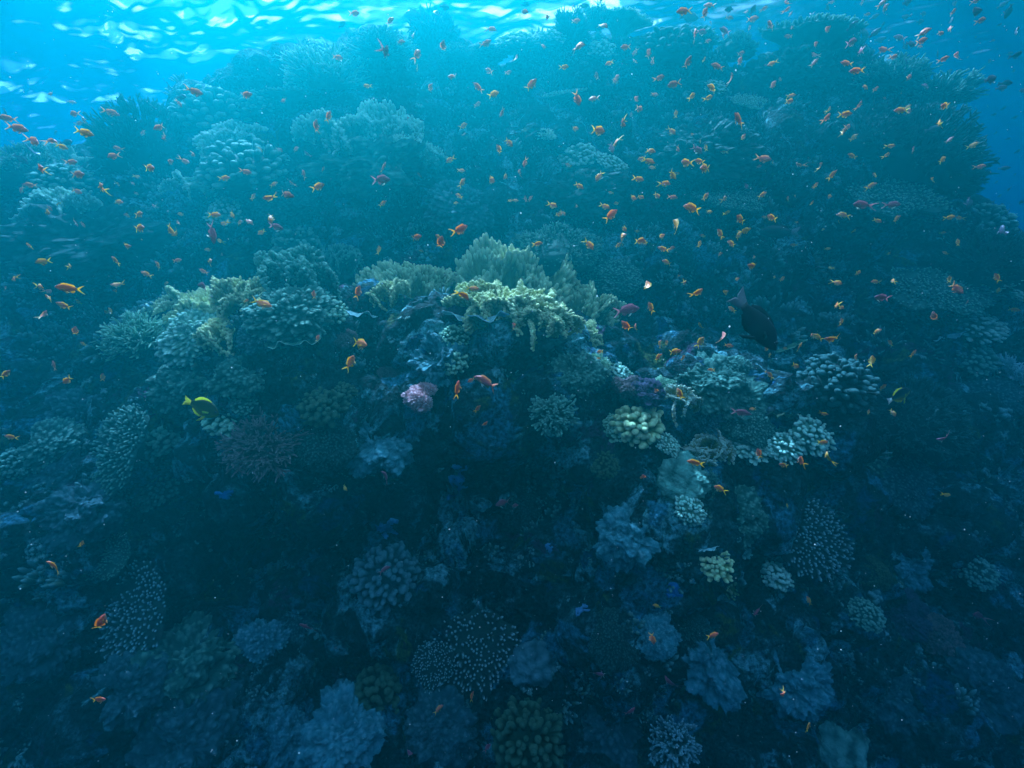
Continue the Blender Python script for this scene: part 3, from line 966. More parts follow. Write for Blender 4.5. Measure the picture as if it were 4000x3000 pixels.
table 6 teal 465 1745 330 62 -26 .7 -.35|table_coral|bright-spiked table coral slanting at left centre
cauli 10 teal 620 1720 150 40 0 .7 -.2|knobbed_coral|shaded coral joined right of the slanting spiked table
bubble 8 blue 290 1610 260 40 0 1 -.2|knobbed_coral|large blue-green bubbly coral at the left side
bubble 9 teal 160 1740 220 40 -10 .8 -.2|knobbed_coral|lower blue-green bubbly coral at the left frame side
cluster 27 teal 60 1800 150 40 0 .8 -.15|knobbed_coral|yellowish dim coral at the left frame edge
mound 10 blue 210 1830 190 45 0 .6 -.2|mound_coral|blue ledge under the bubbly coral at left
cauli 11 green 880 1620 170 38 0 .8 -.4|knobbed_coral|mint green plates right of the yellow butterflyfish
cluster 28 teal 960 1560 120 38 0 .8 -.35|knobbed_coral|teal knobs above the mint green plates
mound 11 teal 950 1450 200 38 0 .9 -.25|mound_coral|blue-green lumps under the left crest
mound 12 teal 720 1480 240 38 0 1 -.2|mound_coral|shaded pillar of coral under the scalloped dome
fine 9 dark 1260 1720 230 42 0 .8 -.2|mound_coral|dark mound below the olive coral ball
mound 8 crust 1500 1720 260 40 0 .6 0|mound_coral|bare blue-green rock shoulder left of centre
mound 9 crust 1720 1380 190 30 0 1.6 -.35|rock_pillar|bare rock pillar carrying the two pale green corals
cluster 29 teal 600 1900 170 42 0 .7 -.15|knobbed_coral|dim knobs below the slanting spiked table
mound 13 blue 300 2000 240 42 0 .8 -.1|mound_coral|dim blue mound in the left shade
cluster 30 olive 2360 1810 120 42 0 .6 -.25|knobbed_coral|olive yellow crust patch below the centre
mound 14 teal 2250 1450 170 42 0 .8 -.1|mound_coral|dim teal mound above the centre
fine 10 dark 2020 1960 200 42 0 .9 0|mound_coral|dark lump in the deep cleft below the centre
mound 15 crust 2460 2080 230 42 0 .8 -.1|mound_coral|rough blue-grey rock right of the deep cleft
cluster 31 blue 1500 2250 260 45 0 .6 -.1|knobbed_coral|dim blue cover on the lower wall left of centre
fine 11 blue 3560 1880 260 42 10 .8 -.1|mound_coral|dim blue-green ridge in the right shade
mound 16 teal 3450 1780 200 42 15 .8 -.15|mound_coral|upper dim ridge head in the right shade
cluster 32 teal 3820 2230 150 40 0 .7 -.1|knobbed_coral|faint coral at the far right side
mound 17 blue 3850 2700 280 45 0 .8 0|mound_coral|dim blue mass at the bottom right corner
mound 18 blue 130 2500 260 45 0 .8 0|mound_coral|dim blue mass at the lower left frame side
mound 19 blue 700 2900 330 50 0 .7 0|mound_coral|dim coral mass at the bottom left
mound 20 blue 1720 2850 250 50 0 .7 0|mound_coral|dim rocky lumps left of the bottom edge olive mound
mound 21 blue 2400 2850 260 50 0 .7 0|mound_coral|dim rocky lumps right of the bottom edge olive mound
finger 6 brown 2640 2900 200 50 0 .7 -.15|branching_coral|shaded coral with a few glinting tips at the bottom edge
"""

CATS = {"branching_coral": "branching coral", "fire_coral": "fire coral", "shelf_coral": "shelf coral", "plate_coral": "plate coral",
        "mound_coral": "mound coral", "knobbed_coral": "knobbed coral", "soft_coral": "soft coral", "ruffled_coral": "ruffled coral",
        "leaf_coral": "leaf coral", "table_coral": "table coral", "cauliflower_coral": "cauliflower coral", "brain_coral": "boulder coral",
        "rock_pillar": "rock"}
GROUPS = {"branching_coral": "bushy branching corals on the reef", "fire_coral": "fire corals on the reef crests", "shelf_coral": "shelf corals on the upper reef",
          "plate_coral": "plate corals on the upper reef", "mound_coral": "rounded mound corals and lumps", "knobbed_coral": "knobbed corals on the reef",
          "soft_coral": "soft corals on the reef", "ruffled_coral": "ruffled pale corals", "leaf_coral": "leaf corals on the right side",
          "table_coral": "spiked table corals", "cauliflower_coral": "cauliflower corals", "brain_coral": "smooth boulder corals"}


from mathutils.bvhtree import BVHTree
CAMP = Vector((0, 0, 0))


class Ground:
    def __init__(self, P, sgn):
        sub = P[::2, ::2]
        nu, nv = sub.shape[:2]
        v = [Vector(map(float, c)) for c in sub.reshape(-1, 3)]
        self.t = BVHTree.FromPolygons(v, grid_faces(nu, nv).tolist())

    def hit(self, px, py):
        """distance in front of the camera of the reef at a pixel (None over open water)"""
        d = Vector(map(float, at(px, py, 1.0)))
        h = self.t.ray_cast(CAMP, d.normalized())
        return None if h[0] is None else h[3] / d.length

    def depth(self, px, py):
        q = py
        while q < 3400:
            h = self.hit(px, q)
            if h is not None and h < 7.5:
                return h
            q += 25
        return float(depth_at(np.array([px]), np.array([py]))[0])


def frame(axis, spin):
    z = axis.normalized()
    x = Vector((1, 0, 0)) - z * z.x
    x.normalize()
    y = z.cross(x)
    M = Matrix((x, y, z)).transposed().to_4x4()
    return M @ Matrix.Rotation(spin, 4, 'Z')


CORAL_POS = []


def build_corals(gnd):
    rr = random.Random(5)
    for ln in CORALS.strip().splitlines():
        a, name, label = ln.split('|')
        k, var, skin, x, y, w, tilt, lean, hf, ds = a.split()
        var, x, y, w, tilt, lean, hf, ds = int(var), float(x), float(y), float(w), float(tilt), float(lean), float(hf), float(ds)
        d = gnd.depth(x, y + 0.15 * w)
        Rr = 0.5 * w * d / F
        if k == 'blade':
            Rr *= 1.12
        d2 = d - (0.05 if k in ('mound', 'bubble', 'boulder', 'fine') else 0.25) * Rr
        Rr = 0.5 * w * d2 / F * (1.12 if k == 'blade' else 1.0)
        ax = Vector((math.sin(R(lean)), -math.sin(R(tilt)) * math.cos(R(lean)), math.cos(R(tilt)) * math.cos(R(lean))))
        lift = {'table': 0.0, 'shelf': 0.0, 'ruffle': 0.1, 'blade': 0.55}.get(k, 0.3) * hf * Rr
        p = Vector(map(float, at(x, y, d2))) - ax * lift
        if k in ('mound', 'bubble', 'boulder', 'fine'):
            hf *= 0.72
        elif k == 'blade':
            hf *= 1.15
        spin = rr.uniform(-.45, .45) if k in ('blade', 'ruffle') else rr.uniform(0, 6.28)
        S = Matrix.Diagonal((Rr, Rr, Rr * hf, 1))
        M = Matrix.Translation(p) @ frame(ax, spin) @ S
        CORAL_POS.append((x, y, w))
        if k == 'blade':
            o = bpy.data.objects.new(name, None)
            COL.objects.link(o)
            o.empty_display_size = 0.05
            tagit(o, label, CATS[name], GROUPS.get(name))
            o.matrix_world = Matrix.Translation(p)
            ft = link("base", coral_mesh('boulder', var % 4, 'dark')[0][1], parent=o)
            ft.matrix_local = Matrix.Translation(-p) @ M @ Matrix.Translation((0, 0, -.45)) @ Matrix.Diagonal((.62, .5, .55, 1))
            nb = 6 if w < 200 else 10
            for q in range(nb):
                vv = 2 + (var * 3 + q * 5) % 9
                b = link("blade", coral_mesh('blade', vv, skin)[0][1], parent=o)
                aa, rad = q * 2.4 + var, 0.62 * math.sqrt((q + .3) / nb)
                off = Matrix.Translation(Vector((math.cos(aa) * rad, math.sin(aa) * rad * .8, -0.35 * rad + rr.uniform(-.08, .08))))
                sc = rr.uniform(.42, .62) * (1.12 if nb == 5 else 1)
                b.matrix_world = M @ off @ Matrix.Rotation(math.cos(aa) * .35, 4, 'Y') @ Matrix.Rotation(rr.uniform(-1.3, 1.3), 4, 'Z') @ Matrix.Diagonal((sc * rr.choice((-1, 1)), sc, sc * rr.uniform(.95, 1.45), 1))
                b.matrix_parent_inverse = Matrix.Identity(4)
                b.matrix_local = Matrix.Translation(-p) @ b.matrix_world
        else:
            vv = var % {'table': 7, 'cauli': 4, 'cluster': 5, 'mound': 5, 'bubble': 4, 'fine': 4, 'boulder': 4, 'bush': 5, 'thicket': 5, 'finger': 3, 'shelf': 4}.get(k, 99)
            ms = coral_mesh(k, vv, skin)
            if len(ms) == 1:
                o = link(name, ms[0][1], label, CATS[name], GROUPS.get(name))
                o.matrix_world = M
            else:
                o = bpy.data.objects.new(name, None)
                COL.objects.link(o)
                o.empty_display_size = 0.05
                tagit(o, label, CATS[name], GROUPS.get(name))
                o.matrix_world = Matrix.Translation(p)
                for pn, me in ms:
                    c = link(pn, me, parent=o, kind="stuff" if pn in ("branches", "branchlets") else None)
                    c.matrix_local = Matrix.Translation(-p) @ M


def build_growth(P, sgn):
    """small uncountable growth that covers the whole slope: stubby branchlets, knobs and tufts"""
    g = np.random.default_rng(99)
    nu, nv = P.shape[:2]
    Nn = grid_normals(P) * sgn
    n = 17000
    i = g.integers(60, nu - 60, n)
    j = g.integers(30, nv - 85, n)
    B, D = P[i, j], Nn[i, j]
    # clumped
    m = fbm(B * 1.6, 3, 77) + 0.6 * g.random(n) > 0.15 + 0.35 * (B[:, 2] < -0.5)
    B, D = B[m], D[m]
    dist = np.linalg.norm(B, axis=1)
    n = len(B)
    kind = np.floor(fbm(B * 1.1 + 9, 2, 31) * 4).astype(int) % 4
    kind = np.where((B[:, 2] < -0.4) & (g.random(n) < .6), 3, kind)
    D = D + np.array([0, -0.1, 0.5])
    out = []
    tufts = [(0, 11, .038, .0085, .8), (1, 9, .022, .012, .7), (2, 14, .036, .005, 1.0), (3, 12, .009, .0075, 1.6)]
    for kd, cnt, ln, rd, spread in tufts:
        s = kind == kd
        b, d, ds = B[s], D[s], dist[s]
        sc = np.clip(ds / 3.2, .55, 1.4) * (0.6 + 0.9 * g.random(len(b)))
        dn, a_, b_ = orth(d)
        for c in range(cnt):
            ang = g.random(len(b)) * 6.283
            rad = np.sqrt(g.random(len(b))) * spread
            o = a_ * (np.cos(ang) * rad)[:, None] + b_ * (np.sin(ang) * rad)[:, None]
            out.append(fingers(b + o * (ln * 1.1 * sc)[:, None] - dn * .01, dn + o * .7, ln * sc * (0.5 + .8 * g.random(len(b))), rd * sc, sides=4,
                               prof=((0, 1), (.75, .95), (1, .2)), g=g))
    v, q, t = join(out)
    m_, nt, b = new_mat("small_growth")
    L = nt.links.new
    tc = N(nt, "ShaderNodeTexCoord")
    no = N(nt, "ShaderNodeTexNoise", i_Scale=2.6, i_Detail=3.0)
    L(tc.outputs["Object"], no.inputs["Vector"])
    r = ramp(nt, [(0.30, (0.008, 0.03, 0.028)), (0.42, (0.025, 0.06, 0.035)), (0.5, (0.016, 0.07, 0.075)), (0.58, (0.06, 0.09, 0.03)), (0.66, (0.035, 0.12, 0.12)), (0.74, (0.07, 0.04, 0.055))])
    L(no.outputs["Fac"], r.inputs["Fac"])
    at_ = N(nt, "ShaderNodeAttribute", attribute_name="tip")
    pw = N(nt, "ShaderNodeMath", operation='POWER')
    L(at_.outputs["Fac"], pw.inputs[0])
    pw.inputs[1].default_value = 3.0
    mx = N(nt, "ShaderNodeMix", data_type='RGBA')
    L(pw.outputs[0], mx.inputs["Factor"])
    L(r.outputs["Color"], mx.inputs[6])
    mx.inputs[7].default_value = (0.18, 0.40, 0.35, 1)
    L(mx.outputs[2], b.inputs["Base Color"])
    b.inputs["Roughness"].default_value = 0.9
    link("reef_growth", mesh_from("reef_growth", v, q, m_, {'tip': t}), label=None, kind="stuff")


def build_sponges(gnd):
    """pale blue lacy sponges that creep over the rock"""
    spots = [(1800, 1900, 130, "pale blue lacy sponge spread on the rock below the centre", 1), (1490, 2070, 120, "pale blue lacy sponge on the lower wall left of the cleft", 2),
             (2150, 2140, 50, "short pale blue sponge strip right of the deep cleft", 3), (860, 1930, 80, "deep blue sponge patch in the shade at lower left", 4),
             (1240, 1770, 50, "small pale blue sponge flap below the olive coral ball", 5), (2250, 2380, 60, "pale sponge crust in the bottom centre", 6),
             (2660, 2330, 100, "deep blue sponge sheet above the pale rock slabs", 7)]
    for x, y, w, label, sd in spots:
        g = random.Random(sd * 13)
        out = []
        pts = [(x, y)]
        for k in range(34):
            bx, by = g.choice(pts)
            a = g.random() * 6.28
            L = w * g.uniform(.12, .26)
            nx, ny = bx + math.cos(a) * L, by + math.sin(a) * L * .8
            if abs(nx - x) > w or abs(ny - y) > w * .9:
                continue
            d0, d1 = gnd.hit(bx, by), gnd.hit(nx, ny)
            if d0 is None or d1 is None or abs(d0 - d1) > .12:
                continue
            A, Bp = at(bx, by, d0 - .012), at(nx, ny, d1 - .012)
            r = w * d0 / F * g.uniform(.05, .085)
            v = Bp - A
            ln = float(np.linalg.norm(v))
            out.append(fingers([A - v * .1], [v], [ln * 1.2], [r], sides=8, prof=((0, .4), (.12, .95), (.5, .7 + .3 * g.random()), (.88, .95), (1, .4)), bend=.1))
            pts.append((nx, ny))
        v, q, t = join(out)
        v = v + 0.006 * np.stack([fbm(v * 30, 2, sd), fbm(v * 30 + 5, 2, sd), fbm(v * 30 + 9, 2, sd)], 1)
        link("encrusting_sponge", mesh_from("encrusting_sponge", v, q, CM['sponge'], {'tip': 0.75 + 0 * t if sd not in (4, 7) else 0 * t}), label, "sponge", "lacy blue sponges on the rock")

# ------------------------------------------------------------------ fish
def fish_mat():
    m, nt, b = new_mat("fish_skin")
    L = nt.links.new
    a = N(nt, "ShaderNodeAttribute", attribute_name="Col")
    L(a.outputs["Color"], b.inputs["Base Color"])
    b.inputs["Roughness"].default_value = 0.45
    b.inputs["Specular IOR Level"].default_value = 0.4
    tl = N(nt, "ShaderNodeBsdfTranslucent")
    L(a.outputs["Color"], tl.inputs["Color"])
    mx = N(nt, "ShaderNodeMixShader")
    f = N(nt, "ShaderNodeAttribute", attribute_name="thin")
    L(f.outputs["Fac"], mx.inputs[0])
    L(b.outputs[0], mx.inputs[1])
    L(tl.outputs[0], mx.inputs[2])
    L(mx.outputs[0], nt.nodes["Material Output"].inputs["Surface"])
    return m


FM = fish_mat()
PAL = {
    'o': dict(back=(1.0, .20, .05), side=(1.0, .27, .08), belly=(1.0, .50, .28), fin=(1.0, .62, .06), tail=(1.0, .66, .05), pelv=(1.0, .75, .4)),
    'r': dict(back=(.95, .13, .06), side=(1.0, .20, .09), belly=(1.0, .38, .25), fin=(1.0, .45, .08), tail=(1.0, .60, .08), pelv=(1.0, .6, .3)),
    'y': dict(back=(1.0, .34, .05), side=(1.0, .42, .08), belly=(1.0, .55, .15), fin=(1.0, .66, .07), tail=(1.0, .72, .06), pelv=(1.0, .65, .2)),
    'p': dict(back=(.85, .17, .11), side=(.9, .24, .17), belly=(.9, .38, .28), fin=(.9, .45, .22), tail=(.9, .50, .22), pelv=(.9, .5, .35)),  # same shoal fish, with the paling of the haze painted into the colour
    'm': dict(back=(.42, .06, .10), side=(.50, .09, .13), belly=(.55, .20, .22), fin=(.60, .25, .30), tail=(.75, .35, .35), pelv=(1.0, .95, .80)),
    'd': dict(back=(.05, .04, .07), side=(.09, .07, .11), belly=(.20, .15, .20), fin=(.10, .08, .12), tail=(.14, .10, .15), pelv=(.3, .25, .3)),
}


def fin_strip(top, bot, th=.004):
    """thin closed fin between two outlines given as (x, z) lists of equal length"""
    n = len(top)
    P = []
    for s in (1, -1):
        for (x0, z0), (x1, z1) in zip(bot, top):
            P.append((x0, s * th, z0))
            P.append((x1, s * th * .3, z1))
    Fs = []
    for s in range(2):
        o = s * 2 * n
        for i in range(n - 1):
            q = (o + 2 * i, o + 2 * i + 2, o + 2 * i + 3, o + 2 * i + 1)
            Fs.append(q if s == 0 else q[::-1])
    for i in range(n - 1):
        Fs.append((2 * i + 1, 2 * i + 3, 2 * n + 2 * i + 3, 2 * n + 2 * i + 1))
    return np.array(P), Fs


def fish_mesh(name, pal, bend=0.0, deep=.165, wide=.062, kind='anthias', phase=0.0):
    c = PAL[pal] if isinstance(pal, str) else pal
    V, Fc, Cc, Th = [], [], [], []

    def add(P, Fs, cols, thin):
        o = len(V)
        V.extend(map(tuple, P))
        Fc.extend(tuple(o + i for i in f) for f in Fs)
        Cc.extend(cols)
        Th.extend([thin] * len(P))
    # body: x from 0.5 (snout) to -0.27 (tail root)
    xs = np.array([.5, .485, .455, .40, .33, .24, .13, .02, -.08, -.17, -.23, -.275])
    hz = np.array([.03, .12, .28, .52, .76, .94, 1.0, .93, .74, .49, .36, .33]) * deep
    wy = np.array([.05, .2, .42, .68, .88, 1.0, 1.0, .86, .62, .36, .2, .12]) * wide
    zc = np.array([-.012, -.01, -.006, 0, .003, .004, 0, 0, .0, .002, .003, .004])
    ns = 14
    P, cols = [], []
    for i in range(len(xs)):
        for k in range(ns):
            a = 2 * math.pi * k / ns
            y, z = wy[i] * math.cos(a), hz[i] * math.sin(a)
            P.append((xs[i], y, z + zc[i]))
            s = math.sin(a)
            f0, f1 = (c['side'], c['back']) if s > 0 else (c['side'], c['belly'])
            t = abs(s) ** 1.3
            cols.append(tuple(f0[q] * (1 - t) + f1[q] * t for q in range(3)))
    Fs = [(i * ns + k, i * ns + (k + 1) % ns, (i + 1) * ns + (k + 1) % ns, (i + 1) * ns + k) for i in range(len(xs) - 1) for k in range(ns)]
    Fs.append(tuple(range(ns - 1, -1, -1)))
    Fs.append(tuple((len(xs) - 1) * ns + k for k in range(ns)))
    add(P, Fs, cols, .12)
    # lyre tail: two lobes
    if kind == 'anthias':
        for s in (1, -1):
            top = [(-.25, s * .055), (-.31, s * .085), (-.38, s * .135), (-.45, s * .175), (-.53, s * .205)]
            bot = [(-.25, 0), (-.31, 0), (-.355, s * .03), (-.41, s * .105), (-.525, s * .20)]
            a, b = (top, bot)
            Pp, Ff = fin_strip(a, b)
            add(Pp, Ff if s > 0 else [f[::-1] for f in Ff], [c['tail']] * len(Pp), .55)
        dors = ([(.30, .15), (.26, .205), (.2, .225), (.1, .225), (0, .205), (-.1, .19), (-.17, .165), (-.2, .12)],
                [(.30, .12), (.26, .14), (.2, .15), (.1, .155), (0, .145), (-.1, .11), (-.16, .075), (-.18, .065)])
        anal = ([(0.0, -.14), (-.05, -.20), (-.11, -.215), (-.17, -.17), (-.19, -.11)], [(.01, -.12), (-.04, -.12), (-.09, -.10), (-.14, -.075), (-.17, -.06)])
    else:
        for s in (1, -1):
            top = [(-.25, s * .055), (-.32, s * .08), (-.40, s * .11), (-.46, s * .14)]
            bot = [(-.25, 0), (-.32, 0), (-.39, 0.0), (-.425, s * .02)]
            Pp, Ff = fin_strip(top, bot)
            add(Pp, Ff if s > 0 else [f[::-1] for f in Ff], [c['tail']] * len(Pp), .4)
        q = deep / .165
        dors = ([(.27, .13 * q), (.2, .175 * q), (.1, .195 * q), (-.02, .195 * q), (-.12, .165 * q), (-.2, .10 * q)],
                [(.27, .11 * q), (.2, .14 * q), (.1, .155 * q), (-.02, .14 * q), (-.12, .10 * q), (-.18, .06 * q)])
        anal = ([(.08, -.16 * q), (0, -.185 * q), (-.1, -.165 * q), (-.2, -.09 * q)], [(.08, -.14 * q), (0, -.14 * q), (-.1, -.10 * q), (-.18, -.06 * q)])
    for tp, bt in (dors, anal):
        sc = deep / .165 if kind == 'anthias' else 1
        tp = [(x, z * sc) for x, z in tp]
        bt = [(x, z * sc) for x, z in bt]
        Pp, Ff = fin_strip(tp, bt)
        add(Pp, Ff if tp is dors[0] or tp[0][1] > 0 else [f[::-1] for f in Ff], [c['fin']] * len(Pp), .5)
    # pelvic and pectoral fins
    for s in (1, -1):
        Pp = np.array([(.20, s * .03, -.13), (.13, s * .03, -.14), (.02, s * .085, -.25), (.10, s * .075, -.235), (.2, s * .025, -.128), (.13, s * .025, -.138), (.02, s * .08, -.25), (.10, s * .07, -.235)])
        Pp[:, 2] *= deep / .165
        Fq = [(0, 1, 2, 3), (7, 6, 5, 4), (0, 4, 5, 1), (1, 5, 6, 2), (2, 6, 7, 3), (3, 7, 4, 0)]
        add(Pp, Fq, [c['pelv']] * 8, .45)
        Pp = np.array([(.25, s * .058, -.02), (.25, s * .058, -.07), (.14, s * .13, -.085), (.12, s * .135, -.03), (.25, s * .053, -.02), (.25, s * .053, -.07), (.14, s * .125, -.085), (.12, s * .13, -.03)])
        add(Pp, Fq, [c['fin']] * 8, .5)
        # eye
        e, n = [], 8
        for r_, yy in ((.026, 0), (.02, .010), (0.008, .014)):
            for k in range(n):
                e.append((.405 + r_ * math.cos(k * 6.283 / n), s * (.036 * wide / .062 + yy), .035 + r_ * math.sin(k * 6.283 / n)))
        Fe = [(i * n + k, i * n + (k + 1) % n, (i + 1) * n + (k + 1) % n, (i + 1) * n + k) for i in range(2) for k in range(n)] + [tuple(2 * n + k for k in range(n))]
        ring = (.75, .35, .75) if kind == 'anthias' else (.3, .3, .3)
        add(e, Fe, [ring] * n + [(.02, .02, .03)] * (2 * n), 0)
    V = np.array(V, float)
    if bend:
        # bend the spine sideways, more towards the tail
        x = V[:, 0]
        s = np.clip(.35 - x, 0, 1)
        V[:, 1] += bend * s * s * 1.9
        V[:, 0] += abs(bend) * s * s * .5
    me = bpy.data.meshes.new(name)
    me.from_pydata([tuple(v) for v in V], [], Fc)
    me.update()
    me.polygons.foreach_set("use_smooth", [True] * len(me.polygons))
    ca = me.color_attributes.new("Col", 'FLOAT_COLOR', 'POINT')
    ca.data.foreach_set("color", np.concatenate([np.array(Cc), np.ones((len(Cc), 1))], 1).astype(np.float32).ravel())
    ta = me.attributes.new("thin", 'FLOAT', 'POINT')
    ta.data.foreach_set("value", np.array(Th, np.float32))
    me.materials.append(FM)
    return me


FISH_MESH = {}


def get_fish(pal, b, kind='anthias', **kw):
    key = (pal, b, kind)
    if key not in FISH_MESH:
        FISH_MESH[key] = fish_mesh("fish_body", pal, bend=b, kind=kind, **kw)
    return FISH_MESH[key]


